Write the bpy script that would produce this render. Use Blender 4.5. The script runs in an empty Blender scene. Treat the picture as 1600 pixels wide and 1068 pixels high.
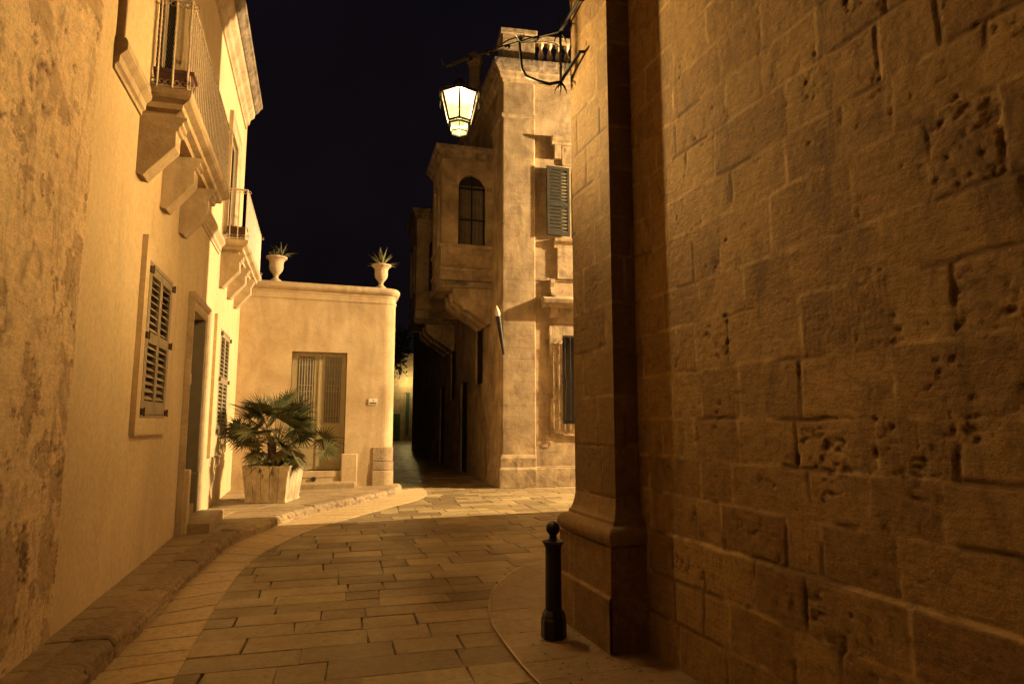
import bpy, math, random
import numpy as np
from mathutils import Vector, Matrix
C=bpy.context.scene.collection
sc=bpy.context.scene
rnd=random.Random(7)
R=math.radians
# ------------------------------------------------------------ numpy noise
def vnoise(x,y,seed):
    rs=np.random.RandomState(seed);T=rs.rand(256,256)
    xi=np.floor(x).astype(int);yi=np.floor(y).astype(int);fx=x-xi;fy=y-yi
    fx=fx*fx*(3-2*fx);fy=fy*fy*(3-2*fy)
    a=T[xi%256,yi%256];b=T[(xi+1)%256,yi%256];c=T[xi%256,(yi+1)%256];d=T[(xi+1)%256,(yi+1)%256]
    return (a*(1-fx)+b*fx)*(1-fy)+(c*(1-fx)+d*fx)*fy
def fbm(x,y,seed,octv=4):
    s=0;a=.5;t=0
    for i in range(octv):
        s=s+a*vnoise(x,y,seed+i*13);t+=a;a*=.5;x=x*2.03+5.1;y=y*2.03+1.7
    return s/t
def sstep(a,b,x):
    t=np.clip((x-a)/(b-a),0,1);return t*t*(3-2*t)
# ------------------------------------------------------------ node materials
def newmat(name):
    m=bpy.data.materials.new(name);m.use_nodes=True
    nt=m.node_tree;return m,nt,nt.nodes,nt.links,nt.nodes['Principled BSDF']
def N(nt,t,**k):
    n=nt.nodes.new(t)
    for a,b in k.items():
        if a in n.inputs: n.inputs[a].default_value=b
        else: setattr(n,a,b)
    return n
def ramp(nt,src,stops):
    r=nt.nodes.new('ShaderNodeValToRGB');e=r.color_ramp.elements
    e[0].position=stops[0][0];e[0].color=stops[0][1]+(1,)
    e[1].position=stops[-1][0];e[1].color=stops[-1][1]+(1,)
    for p,c in stops[1:-1]:
        q=e.new(p);q.color=c+(1,)
    nt.links.new(src,r.inputs[0]);return r.outputs[0]
def g(v): return (v,v,v)
def mixc(nt,fac,a,b,blend='MIX'):
    m=nt.nodes.new('ShaderNodeMix');m.data_type='RGBA';m.blend_type=blend
    for i,v in ((0,fac),(6,a),(7,b)):
        if isinstance(v,(int,float)): m.inputs[i].default_value=v
        elif isinstance(v,tuple): m.inputs[i].default_value=v+(1,)
        else: nt.links.new(v,m.inputs[i])
    return m.outputs[2]
def math_(nt,op,a,b=0.,clamp=False):
    m=nt.nodes.new('ShaderNodeMath');m.operation=op;m.use_clamp=clamp
    for i,v in ((0,a),(1,b)):
        if isinstance(v,(int,float)): m.inputs[i].default_value=v
        else: nt.links.new(v,m.inputs[i])
    return m.outputs[0]
def noise(nt,scale,detail=4,rough=.6,stretch=None,dist=0.):
    tc=nt.nodes.new('ShaderNodeTexCoord');v=tc.outputs['Object']
    if stretch:
        mp=nt.nodes.new('ShaderNodeMapping');mp.inputs['Scale'].default_value=stretch
        nt.links.new(v,mp.inputs[0]);v=mp.outputs[0]
    n=N(nt,'ShaderNodeTexNoise',Scale=scale,Detail=detail,Roughness=rough,Distortion=dist)
    nt.links.new(v,n.inputs['Vector']);return n.outputs[0]
def bump(nt,bs,h,strength,dist,prev=None):
    b=N(nt,'ShaderNodeBump',Strength=strength,Distance=dist);nt.links.new(h,b.inputs['Height'])
    if prev is not None: nt.links.new(prev,b.inputs['Normal'])
    nt.links.new(b.outputs[0],bs.inputs['Normal']);return b.outputs[0]
def plaster(name,base,dark,stain=.5,scale=1.,streak=True,bstr=.35,fleck=.0,rough=.85,courses=0.):
    m,nt,ns,ln,bs=newmat(name)
    a=ramp(nt,noise(nt,1.3*scale,6,.62,dist=.4),[(.35,g(0)),(.7,g(1))])
    col=mixc(nt,math_(nt,'MULTIPLY',a,stain),base,dark)
    if streak:
        s=ramp(nt,noise(nt,1.8*scale,3,.5,(1.6,1.6,.35),.5),[(.50,g(0)),(.78,g(1))])
        col=mixc(nt,math_(nt,'MULTIPLY',s,stain*.7),col,tuple(c*.72 for c in dark))
    f=ramp(nt,noise(nt,28*scale,5,.7),[(.3,g(.84)),(.7,g(1.1))])
    col=mixc(nt,1.,col,f,'MULTIPLY')
    f2=ramp(nt,noise(nt,90,3,.7),[(.3,g(.90)),(.7,g(1.07))]);col=mixc(nt,1.,col,f2,'MULTIPLY')
    ck=math_(nt,'ABSOLUTE',math_(nt,'SUBTRACT',noise(nt,1.1,5,.6,dist=.8),.5));ck=ramp(nt,ck,[(.0,g(1)),(.0035,g(0))])
    ckm=ramp(nt,noise(nt,.8,2,.5,(1,1.3,.7)),[(.52,g(0)),(.6,g(1))]);col=mixc(nt,math_(nt,'MULTIPLY',math_(nt,'MULTIPLY',ck,ckm),.45*min(1,stain+.2)),col,tuple(c*.45 for c in dark))
    if courses:
        tc=nt.nodes.new('ShaderNodeTexCoord');sx=nt.nodes.new('ShaderNodeSeparateXYZ');ln.new(tc.outputs['Object'],sx.inputs[0])
        cb=nt.nodes.new('ShaderNodeCombineXYZ');ln.new(math_(nt,'ADD',sx.outputs[0],sx.outputs[1]),cb.inputs[0]);ln.new(math_(nt,'ADD',sx.outputs[2],math_(nt,'MULTIPLY',noise(nt,3,3,.6),.03)),cb.inputs[1])
        bk=N(nt,'ShaderNodeTexBrick',Scale=1.);bk.inputs['Brick Width'].default_value=.62;bk.inputs['Row Height'].default_value=.29;bk.inputs['Mortar Size'].default_value=.007;bk.inputs['Mortar Smooth'].default_value=.5
        bk.inputs['Color1'].default_value=(1,1,1,1);bk.inputs['Color2'].default_value=(.80,.80,.80,1);bk.inputs['Mortar'].default_value=(.45,.42,.40,1);ln.new(cb.outputs[0],bk.inputs['Vector'])
        mk=ramp(nt,noise(nt,1.1,4,.6),[(.40,g(0)),(.60,g(1))])
        col=mixc(nt,math_(nt,'MULTIPLY',mk,courses),col,mixc(nt,1.,col,bk.outputs['Color'],'MULTIPLY'))
    if fleck:
        k=ramp(nt,noise(nt,7*scale,7,.75,dist=.6),[(.60,g(0)),(.68,g(1))])
        k2=ramp(nt,noise(nt,.9*scale,3,.5),[(.42,g(0)),(.6,g(1))])
        kk=math_(nt,'MULTIPLY',math_(nt,'MULTIPLY',k,k2),fleck)
        col=mixc(nt,kk,col,tuple(c*.45 for c in dark))
        bump(nt,bs,math_(nt,'MULTIPLY',kk,-1.),.8,.01)
    ln.new(col,bs.inputs['Base Color']);bs.inputs['Roughness'].default_value=rough
    prev=bs.inputs['Normal'].links[0].from_socket if bs.inputs['Normal'].links else None
    p=bump(nt,bs,noise(nt,2.6*scale,4,.5),bstr,.05,prev)
    bump(nt,bs,noise(nt,45*scale,5,.65),bstr,.006,p)
    return m
def ashlar(name,base,dark,mortar,ero=(.16,.10,.05),stain=(.10,.07,.045)):
    m,nt,ns,ln,bs=newmat(name)
    def at(n):
        a=nt.nodes.new('ShaderNodeAttribute');a.attribute_name=n;return a.outputs['Fac']
    a=ramp(nt,noise(nt,1.6,7,.68,dist=.8),[(.32,g(0)),(.68,g(1))])
    col=mixc(nt,at('blk'),base,dark)
    col=mixc(nt,math_(nt,'MULTIPLY',a,.65),col,dark)
    f=ramp(nt,noise(nt,14,7,.78),[(.28,g(.62)),(.52,g(1.)),(.75,g(1.18))])
    col=mixc(nt,1.,col,f,'MULTIPLY')
    st=ramp(nt,noise(nt,2.7,6,.7,(1.4,1.4,.55),.9),[(.52,g(0)),(.66,g(1))])
    col=mixc(nt,math_(nt,'MULTIPLY',st,.62),col,stain)
    sp=ramp(nt,noise(nt,70,4,.8),[(.30,g(.70)),(.5,g(1.)),(.72,g(1.18))]);col=mixc(nt,1.,col,sp,'MULTIPLY')
    pk=ramp(nt,noise(nt,26,5,.72,(1,1,1.5),.5),[(.62,g(0)),(.69,g(1))]);pm_=ramp(nt,noise(nt,2.2,3,.6),[(.46,g(0)),(.62,g(1))])
    pf=math_(nt,'MULTIPLY',math_(nt,'MULTIPLY',pk,pm_),.8);col=mixc(nt,pf,col,ero)
    hs=ramp(nt,noise(nt,8,5,.7,(1,1,7.)),[(.35,g(.84)),(.65,g(1.1))]);col=mixc(nt,.8,col,hs,'MULTIPLY')
    mr=ramp(nt,noise(nt,6,4,.6),[(.40,g(0)),(.62,g(1))])
    col=mixc(nt,math_(nt,'MULTIPLY',math_(nt,'MULTIPLY',at('mort'),mr),.75),col,mortar)
    col=mixc(nt,at('ero'),col,ero)
    ln.new(col,bs.inputs['Base Color']);bs.inputs['Roughness'].default_value=.9
    p=bump(nt,bs,noise(nt,22,6,.72),.55,.012)
    p=bump(nt,bs,noise(nt,9,5,.6,(.6,.6,3.)),.35,.01,p)
    bump(nt,bs,noise(nt,110,3,.6),.4,.003,p)
    return m
def pavemat(name,base,dark,rough=.5,bstr=.3):
    m,nt,ns,ln,bs=newmat(name)
    at=nt.nodes.new('ShaderNodeAttribute');at.attribute_name='blk'
    col=mixc(nt,at.outputs['Fac'],base,dark)
    a=ramp(nt,noise(nt,.55,6,.65,dist=.6),[(.36,g(0)),(.66,g(1))])
    col=mixc(nt,math_(nt,'MULTIPLY',a,.6),col,tuple(c*.8 for c in dark))
    f=ramp(nt,noise(nt,16,7,.75),[(.28,g(.6)),(.5,g(1.)),(.75,g(1.2))])
    col=mixc(nt,1.,col,f,'MULTIPLY')
    f3=ramp(nt,noise(nt,75,3,.75),[(.3,g(.78)),(.7,g(1.14))]);col=mixc(nt,1.,col,f3,'MULTIPLY')
    k=ramp(nt,noise(nt,5,7,.75,dist=1.),[(.60,g(0)),(.70,g(1))])
    col=mixc(nt,math_(nt,'MULTIPLY',k,.6),col,tuple(c*.4 for c in dark))
    ln.new(col,bs.inputs['Base Color'])
    r=ramp(nt,noise(nt,3,5,.6),[(.3,g(rough-.1)),(.7,g(rough+.18))]);ln.new(r,bs.inputs['Roughness'])
    p=bump(nt,bs,noise(nt,3.5,5,.55),bstr,.03)
    bump(nt,bs,noise(nt,38,5,.7),bstr*1.2,.006,p)
    return m
def plain(name,col,rough=.6,metal=0.,var=.25,scale=20,bs_=.2):
    m,nt,ns,ln,bs=newmat(name)
    f=ramp(nt,noise(nt,scale,5,.65),[(.3,tuple(c*(1-var) for c in col)),(.7,tuple(min(1,c*(1+var)) for c in col))])
    ln.new(f,bs.inputs['Base Color']);bs.inputs['Roughness'].default_value=rough;bs.inputs['Metallic'].default_value=metal
    if bs_: bump(nt,bs,noise(nt,scale*2,4,.6),bs_,.004)
    return m
M={}
M['smooth']=plaster('cream_plaster',(.70,.54,.325),(.52,.385,.22),.55,.6,True,.09)
M['rough']=plaster('worn_plaster',(.50,.37,.23),(.30,.20,.12),.9,1.4,True,.6,.9)
M['house']=plaster('ochre_plaster',(.60,.46,.28),(.41,.285,.15),.95,1.0,True,.3)
M['trim']=plaster('cream_trim',(.60,.47,.30),(.34,.245,.145),.8,2.,True,.25,.35)
M['palazzo']=plaster('old_limestone_render',(.52,.39,.24),(.21,.145,.08),1.,1.2,True,.4,1.,courses=.8)
M['palazzotrim']=plaster('old_limestone_trim',(.48,.36,.22),(.19,.135,.08),.95,2.4,True,.4,.8)
M['weather']=plaster('weathered_cornice_stone',(.34,.26,.18),(.08,.06,.045),1.,3.,True,.6,.9)
M['alley']=plaster('alley_render',(.42,.31,.18),(.2,.15,.1),.8,1.,True,.4,.6,courses=.8)
M['ashlar']=ashlar('globigerina_ashlar',(.40,.268,.105),(.25,.155,.060),(.50,.35,.16),(.12,.068,.028),(.115,.068,.034))
M['plinth']=ashlar('plinth_stone',(.35,.23,.095),(.22,.135,.058),(.40,.27,.13),(.11,.065,.03))
M['roughwall']=ashlar('flaked_wall_plaster',(.80,.60,.36),(.55,.39,.22),(.50,.355,.20),(.17,.105,.055),(.20,.13,.07))
M['road']=pavemat('road_paver_stone',(.46,.345,.185),(.21,.15,.078),.40)
M['gutter']=pavemat('smooth_channel_stone',(.66,.49,.27),(.52,.38,.21),.45,.2)
M['walk']=pavemat('pavement_stone',(.44,.325,.18),(.32,.23,.13),.6,.4)
M['kerb']=pavemat('rough_kerb_stone',(.44,.32,.18),(.27,.19,.11),.75,.8)
M['joint']=plain('joint_dirt',(.085,.06,.036),.9,0,.4,8)
M['white_iron']=plain('cream_painted_iron',(.55,.46,.35),.5,0,.25,30)
M['black_iron']=plain('black_iron',(.012,.011,.012),.45,.3,.4,30)
M['bollard']=plain('navy_bollard_paint',(.012,.014,.028),.38,.1,.3,25)
M['door']=plain('khaki_door_paint',(.30,.24,.13),.5,0,.1,6)
M['doordark']=plain('door_glass_dark',(.13,.10,.055),.35,0,.3,8)
M['shutter']=plain('grey_beige_shutter_paint',(.30,.24,.16),.55,0,.2,14)
M['gshutter']=plain('weathered_green_shutter_paint',(.030,.028,.021),.8,0,.25,14)
M['apron']=pavemat('apron_stone',(.40,.29,.16),(.28,.20,.11),.5,.3)
M['pilaster']=ashlar('pilaster_stone',(.27,.178,.066),(.17,.105,.040),(.34,.23,.10),(.12,.068,.028),(.115,.068,.034))
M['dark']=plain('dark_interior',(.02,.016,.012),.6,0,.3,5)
M['recess']=plain('grey_olive_doorway_paint',(.22,.18,.115),.6,0,.12,5)
M['terracotta']=plain('terracotta',(.085,.038,.028),.8,0,.3,18)
M['soil']=plain('soil',(.04,.028,.018),.95,0,.4,30)
M['potstone']=plaster('planter_stone',(.66,.54,.37),(.28,.205,.12),.75,3.,True,.4)
M['urn']=plaster('urn_stone',(.56,.45,.31),(.36,.27,.17),.7,5,False,.3)
M['plaque']=plain('white_plaque',(.7,.62,.48),.4,0,.05,10,0)
M['ink']=plain('black_lettering',(.01,.01,.01),.5,0,.1,10,0)
M['curtain']=plain('grey_curtain',(.13,.10,.075),.8,0,.25,6)
M['greendoor']=plain('green_gate_paint',(.035,.065,.03),.6,0,.3,8)
M['darkslat']=plain('dark_slat_paint',(.045,.042,.03),.6,0,.2,14)
M['rust']=plain('rusty_hinge_iron',(.09,.055,.03),.7,.2,.4,40)
M['brass']=plain('brass_fitting',(.5,.38,.2),.35,.8,.2,20)
M['flame']=plain('white_glass_flame',(.75,.66,.5),.3,0,.05,20,0)
def leafmat(name,a,b):
    m,nt,ns,ln,bs=newmat(name)
    at=nt.nodes.new('ShaderNodeAttribute');at.attribute_name='blk'
    ln.new(mixc(nt,at.outputs['Fac'],a,b),bs.inputs['Base Color']);bs.inputs['Roughness'].default_value=.6;bs.inputs['Specular IOR Level'].default_value=.25
    return m
M['palm']=leafmat('palm_leaf',(.040,.052,.018),(.19,.165,.065))
M['stalk']=leafmat('palm_stalk',(.16,.14,.06),(.22,.18,.08))
M['fibre']=plain('palm_trunk_fibre',(.09,.055,.03),.95,0,.5,40,.8)
M['aloe']=leafmat('aloe_leaf',(.14,.15,.08),(.30,.27,.16))
M['vine']=leafmat('vine_leaf',(.03,.055,.018),(.09,.12,.04))
def glowglass(name,col,st,tr=.75):
    m=bpy.data.materials.new(name);m.use_nodes=True;nt=m.node_tree;nt.nodes.clear()
    o=nt.nodes.new('ShaderNodeOutputMaterial');e=N(nt,'ShaderNodeEmission',Strength=st);e.inputs[0].default_value=col+(1,)
    t=nt.nodes.new('ShaderNodeBsdfTransparent');t.inputs[0].default_value=(tr,tr,tr,1)
    a=nt.nodes.new('ShaderNodeAddShader')
    nt.links.new(e.outputs[0],a.inputs[0]);nt.links.new(t.outputs[0],a.inputs[1]);nt.links.new(a.outputs[0],o.inputs[0]);return m
M['lampglass']=glowglass('glowing_lamp_glass',(1.,.80,.24),.27)
M['gshutter'].node_tree.nodes['Principled BSDF'].inputs['Specular IOR Level'].default_value=.12
# ------------------------------------------------------------ frames and mesh builder
class Frame:
    def __init__(s,x,y,dx,dy,z=0,flip=1):
        l=math.hypot(dx,dy);s.o=Vector((x,y,z));s.d=Vector((dx/l,dy/l,0));s.n=Vector((dy/l,-dx/l,0))*flip
    def __call__(s,a,d,z): return s.o+s.d*a+s.n*d+Vector((0,0,z))
WORLD=lambda x,y,z:Vector((x,y,z))
class MB:
    def __init__(s): s.v=[];s.f=[];s.a=[]
    def add(s,vs,fs,blk=None):
        b=len(s.v);s.v+=[tuple(v) for v in vs];s.f+=[tuple(b+i for i in f) for f in fs]
        s.a+=[rnd.random() if blk is None else blk]*len(vs)
    def box(s,F,a0,a1,d0,d1,z0,z1,blk=.3):
        s.add([F(a,d,z) for z in (z0,z1) for d in (d0,d1) for a in (a0,a1)],
              [(0,1,3,2),(4,6,7,5),(0,4,5,1),(2,3,7,6),(0,2,6,4),(1,5,7,3)],blk);return s
    def prism(s,F,prof,a0,a1,blk=.3):      # prof = [(d,z)] extruded along a
        n=len(prof)
        s.add([F(a0,d,z) for d,z in prof]+[F(a1,d,z) for d,z in prof],
              [tuple(range(n)),tuple(range(2*n-1,n-1,-1))]+[(i,n+i,n+(i+1)%n,(i+1)%n) for i in range(n)],blk);return s
    def lathe(s,c,prof,n=20,blk=.3,ph=0,flute=None):
        vs=[];fs=[]
        for r,z in prof:
            for k in range(n):
                t=2*math.pi*k/n+ph;rr=r*(flute(k,z) if flute else 1)
                vs.append((c[0]+rr*math.cos(t),c[1]+rr*math.sin(t),c[2]+z))
        for i in range(len(prof)-1):
            for k in range(n):
                fs.append((i*n+k,i*n+(k+1)%n,(i+1)*n+(k+1)%n,(i+1)*n+k))
        fs.append(tuple(range(n-1,-1,-1)));m=(len(prof)-1)*n;fs.append(tuple(m+k for k in range(n)))
        s.add(vs,fs,blk);return s
    def tube(s,pts,r,n=6,blk=.3):
        pts=[Vector(p) for p in pts];rs=r if isinstance(r,(list,tuple)) else [r]*len(pts)
        vs=[];fs=[]
        for i,p in enumerate(pts):
            t=(pts[min(i+1,len(pts)-1)]-pts[max(i-1,0)])
            t=t.normalized() if t.length>1e-9 else Vector((0,0,1))
            u=t.cross(Vector((0,0,1)) if abs(t.z)<.95 else Vector((1,0,0))).normalized();w=t.cross(u)
            for k in range(n):
                q=2*math.pi*k/n+math.pi/n;vs.append(p+(u*math.cos(q)+w*math.sin(q))*rs[i])
        for i in range(len(pts)-1):
            for k in range(n): fs.append((i*n+k,i*n+(k+1)%n,(i+1)*n+(k+1)%n,(i+1)*n+k))
        fs.append(tuple(range(n-1,-1,-1)));m=(len(pts)-1)*n;fs.append(tuple(m+k for k in range(n)))
        s.add(vs,fs,blk);return s
    def quad(s,a,b,c,d,blk=.3): s.add([a,b,c,d],[(0,1,2,3)],blk);return s
    def build(s,name,mat,parent=None,bevel=0,smooth=False,label=None,segs=2,kind=None):
        rl=rootloc(parent)
        me=bpy.data.meshes.new(name)
        me.from_pydata([(v[0]-rl[0],v[1]-rl[1],v[2]-rl[2]) for v in s.v],[],s.f);me.update()
        at=me.attributes.new('blk','FLOAT','POINT');at.data.foreach_set('value',s.a)
        o=bpy.data.objects.new(name,me);C.objects.link(o);me.materials.append(mat)
        if parent is not None: o.parent=parent
        import bmesh
        bm=bmesh.new();bm.from_mesh(me);bmesh.ops.recalc_face_normals(bm,faces=bm.faces[:]);bm.to_mesh(me);bm.free()
        if smooth:
            me.polygons.foreach_set('use_smooth',[True]*len(me.polygons))
            try: me.set_sharp_from_angle(angle=R(40))
            except Exception: pass
        if bevel:
            b=o.modifiers.new('Bevel','BEVEL');b.width=bevel;b.segments=segs;b.limit_method='ANGLE';b.angle_limit=R(35)
        if label: o['label']=label
        if kind: o['kind']=kind
        return o
def rootloc(o):
    while o is not None and o.parent is not None: o=o.parent
    return tuple(o.location) if o is not None else (0,0,0)
def thing(name,label,cat,loc,group=None):
    o=bpy.data.objects.new(name,None);C.objects.link(o);o.location=loc;o.empty_display_size=.2
    o['label']=label;o['category']=cat
    if group:o['group']=group
    return o
def tag(o,label,cat,group=None):
    o['label']=label;o['category']=cat
    if group:o['group']=group
    return o
def copy_tree(o,parent=None):
    c=o.copy();C.objects.link(c)
    if parent: c.parent=parent
    for ch in list(o.children): copy_tree(ch,c)
    return c
# wall front with rectangular openings (cells), reveals
def wallholes(mb,F,a0,a1,z0,z1,holes,d=0,depth=.4,step=None):
    xs=sorted(set([a0,a1]+[h[i] for h in holes for i in (0,1)]));zs=sorted(set([z0,z1]+[h[i] for h in holes for i in (2,3)]))
    for i in range(len(xs)-1):
        for j in range(len(zs)-1):
            cx=(xs[i]+xs[i+1])/2;cz=(zs[j]+zs[j+1])/2
            if any(h[0]<cx<h[1] and h[2]<cz<h[3] for h in holes): continue
            mb.quad(F(xs[i],d,zs[j]),F(xs[i+1],d,zs[j]),F(xs[i+1],d,zs[j+1]),F(xs[i],d,zs[j+1]))
    for h in holes:
        e=d-depth
        mb.quad(F(h[0],d,h[2]),F(h[0],e,h[2]),F(h[0],e,h[3]),F(h[0],d,h[3]))
        mb.quad(F(h[1],d,h[2]),F(h[1],e,h[2]),F(h[1],e,h[3]),F(h[1],d,h[3]))
        mb.quad(F(h[0],d,h[3]),F(h[0],e,h[3]),F(h[1],e,h[3]),F(h[1],d,h[3]))
        mb.quad(F(h[0],d,h[2]),F(h[0],e,h[2]),F(h[1],e,h[2]),F(h[1],d,h[2]))
def shell(mb,F,a0,a1,z0,z1,depth,d=0):       # sides, back and top behind a wall front
    mb.quad(F(a0,d,z0),F(a0,d-depth,z0),F(a0,d-depth,z1),F(a0,d,z1))
    mb.quad(F(a1,d,z0),F(a1,d-depth,z0),F(a1,d-depth,z1),F(a1,d,z1))
    mb.quad(F(a0,d-depth,z0),F(a1,d-depth,z0),F(a1,d-depth,z1),F(a0,d-depth,z1))
    mb.quad(F(a0,d,z1),F(a1,d,z1),F(a1,d-depth,z1),F(a0,d-depth,z1))
# ------------------------------------------------------------ displaced masonry
def block_field(S,Z,courses,seed,wmin,wmax,warp=.012,jw=.011,a_min=-10):
    rs=random.Random(seed)
    Sw=S+(fbm(S*6,Z*6,seed+1,3)-.5)*warp*2;Zw=Z+(fbm(S*5,Z*5,seed+2,3)-.5)*warp*2
    ci=np.clip(np.searchsorted(courses,Zw)-1,0,len(courses)-2);ca=np.array(courses)
    dz=np.minimum(Zw-ca[ci],ca[ci+1]-Zw)
    bid=np.zeros(S.shape,int);ds=np.zeros(S.shape)
    for c in range(len(courses)-1):
        e=[a_min+rs.random()*.5]
        while e[-1]<30: e.append(e[-1]+rs.uniform(wmin,wmax))
        e=np.array(e);m=ci==c;sv=Sw[m];k=np.clip(np.searchsorted(e,sv)-1,0,len(e)-2)
        bid[m]=c*997+k;ds[m]=np.minimum(sv-e[k],e[k+1]-sv)
    rr=np.random.RandomState(seed).rand(8192,3)[bid%8192]
    edge=np.minimum(dz,ds)
    mort=1-sstep(jw*.6,jw*1.7,edge)
    return mort,rr,edge
def gridwall(name,F,s0,s1,z0,z1,res,fn,mat,parent,d0=0.,label=None):
    ns=max(2,int((s1-s0)/res)+1);nz=max(2,int((z1-z0)/res)+1)
    s=np.linspace(s0,s1,ns);z=np.linspace(z0,z1,nz);S,Z=np.meshgrid(s,z)
    D,blk,mort,ero=fn(S,Z);D=D+d0
    rl=rootloc(parent)
    P=np.stack([F.o.x+F.d.x*S+F.n.x*D-rl[0],F.o.y+F.d.y*S+F.n.y*D-rl[1],F.o.z+Z-rl[2]],-1).reshape(-1,3)
    i=np.arange(ns-1);j=np.arange(nz-1);I,J=np.meshgrid(i,j);a=(J*ns+I).ravel()
    q=np.stack([a,a+1,a+1+ns,a+ns],-1)
    if F.n.dot(F.d.cross(Vector((0,0,1))))<0: q=q[:,::-1]
    me=bpy.data.meshes.new(name);me.vertices.add(len(P));me.vertices.foreach_set('co',P.ravel())
    me.loops.add(q.size);me.loops.foreach_set('vertex_index',q.ravel().astype(np.int32))
    me.polygons.add(len(q));me.polygons.foreach_set('loop_start',(np.arange(len(q))*4).astype(np.int32))
    me.update();me.validate();me.polygons.foreach_set('use_smooth',[True]*len(q))
    for n,v in (('blk',blk),('mort',mort),('ero',ero)):
        at=me.attributes.new(n,'FLOAT','POINT');at.data.foreach_set('value',np.ascontiguousarray(v.ravel(),dtype=np.float32))
    me.materials.append(mat);o=bpy.data.objects.new(name,me);C.objects.link(o);o.parent=parent
    if label:o['label']=label
    return o
def ashfn(courses,seed,wmin=.22,wmax=.62,er=1.,amp=1.,ledge=None):
    def fn(S,Z):
        mort,rr,edge=block_field(S,Z,courses,seed,wmin,wmax)
        n1=fbm(S*7,Z*7,seed+3,5);n2=fbm(S*26,Z*26,seed+4,4);n3=fbm(S*1.1,Z*1.1,seed+5,3);nb=fbm(S*22,Z*58,seed+21,4);n4=fbm(S*60,Z*60,seed+6,2)
        susc=sstep(.45,1.,rr[...,1]);ero=sstep(.60,.72,n1*.60+susc*.085+(n3-.5)*.30+n2*.24+(n4-.5)*.16+.035)*er
        worn=sstep(.52,.66,n1*.7+susc*.22+(n3-.5)*.3)
        comb=np.where(rr[...,2]>.86,np.sin(S*210+n2*5)*.0012,0)
        pit=sstep(.745,.80,n2)*.6
        D=(rr[...,0]-.5)*.0035-ero*(.002+.010*sstep(.42,.66,nb))-worn*(.004*n2+.004*nb)-pit*.008+(n1-.5)*.008+(n4-.5)*.002+comb
        D=D-mort*(.0022)+mort*(1-worn)*sstep(.5,.6,fbm(S*3,Z*3,seed+9,2))*.0032
        wv=n1*.7+susc*.22+(n3-.5)*.3
        rim=(1-sstep(.0,.010,np.abs(wv-.56)))*sstep(.5,.62,fbm(S*4,Z*4,seed+33,3))
        big=sstep(.50,.62,fbm(S*1.7,Z*1.2,seed+41,5))
        dj=mort*sstep(.54,.62,fbm(S*2.3,Z*2.3,seed+51,4))
        D=D*amp*.62-dj*.004
        if ledge: D=D+(1-sstep(ledge-.008,ledge+.004,Z+(n1-.5)*.02))*.017
        return D,np.clip(rr[...,0]**1.5*1.1+big*.35,0,1.3),mort*(1-ero)*(1-dj),np.clip(dj*.75+ero*(.10+.75*sstep(.48,.62,nb))+pit*.6+rim*.55,0,1)
    return fn
# ================================================================== SETTING
H=1.6
def sheet(name,x0,x1,y0,y1,z,mat):
    b=MB();b.quad((x0,y0,z),(x1,y0,z),(x1,y1,z),(x0,y1,z));return b.build(name,mat,kind='structure')
sheet('ground',-60,80,-40,120,-.03,M['joint'])
# left house wall frame (s along the street from Y=7)
LW=Frame(-1.44,7.0,.031,1)
# road pavers
def catmull(pts,n=8):
    o=[]
    for i in range(len(pts)-1):
        p0=pts[max(i-1,0)];p1=pts[i];p2=pts[i+1];p3=pts[min(i+2,len(pts)-1)]
        for k in range(n):
            t=k/n
            o.append(tuple(.5*((2*p1[c])+(-p0[c]+p2[c])*t+(2*p0[c]-5*p1[c]+4*p2[c]-p3[c])*t*t+(-p0[c]+3*p1[c]-3*p2[c]+p3[c])*t**3) for c in (0,1)))
    o.append(tuple(pts[-1]));return o
kerb_line=catmull([(-1.22,-3),(-1.2,2.5),(-1.12,4.5),(-1.05,5.4),(-.97,6.4),(-.86,7.9),(-.65,9.4),(-.36,10.25),(-.1,10.9),(.28,11.7),(.85,12.55),(1.5,13.35),(2.05,14.15),(2.42,14.95),(2.5,15.5)])
gut_line=catmull([(-.75,-3),(-.7,2.5),(-.63,4.6),(-.6,5.4),(-.54,6.6),(-.42,7.9),(-.2,8.9),(.1,9.7),(.55,10.6),(1.15,11.5),(1.85,12.5),(2.5,13.4),(2.9,14.3),(3.05,15.2),(3.1,15.8)])
def inpoly(x,y,P):
    c=False;j=len(P)-1
    for i in range(len(P)):
        if (P[i][1]>y)!=(P[j][1]>y) and x<(P[j][0]-P[i][0])*(y-P[i][1])/(P[j][1]-P[i][1])+P[i][0]: c=not c
        j=i
    return c
def paver(mb,c,z,blk,bev=.007,tilt=.002,h=.03):
    cx=sum(p[0] for p in c)/len(c);cy=sum(p[1] for p in c)/len(c);n=len(c)
    out=[(p[0],p[1],z-h) for p in c];mid=[(p[0],p[1],z-bev*.8) for p in c];top=[]
    tx=rnd.uniform(-1,1)*tilt;ty=rnd.uniform(-1,1)*tilt
    for p in c:
        dx=cx-p[0];dy=cy-p[1];l=math.hypot(dx,dy) or 1;k=bev*1.4/l
        top.append((p[0]+dx*k,p[1]+dy*k,z-tx*dx*2-ty*dy*2))
    fs=[tuple(2*n+i for i in range(n))]
    for i in range(n):
        j=(i+1)%n;fs+=[(i,j,n+j,n+i),(n+i,n+j,2*n+j,2*n+i)]
    mb.add(out+mid+top,fs,blk)
road=MB();ang=R(-3.5);ca,sa=math.cos(ang),math.sin(ang)
v=-5.
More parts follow.
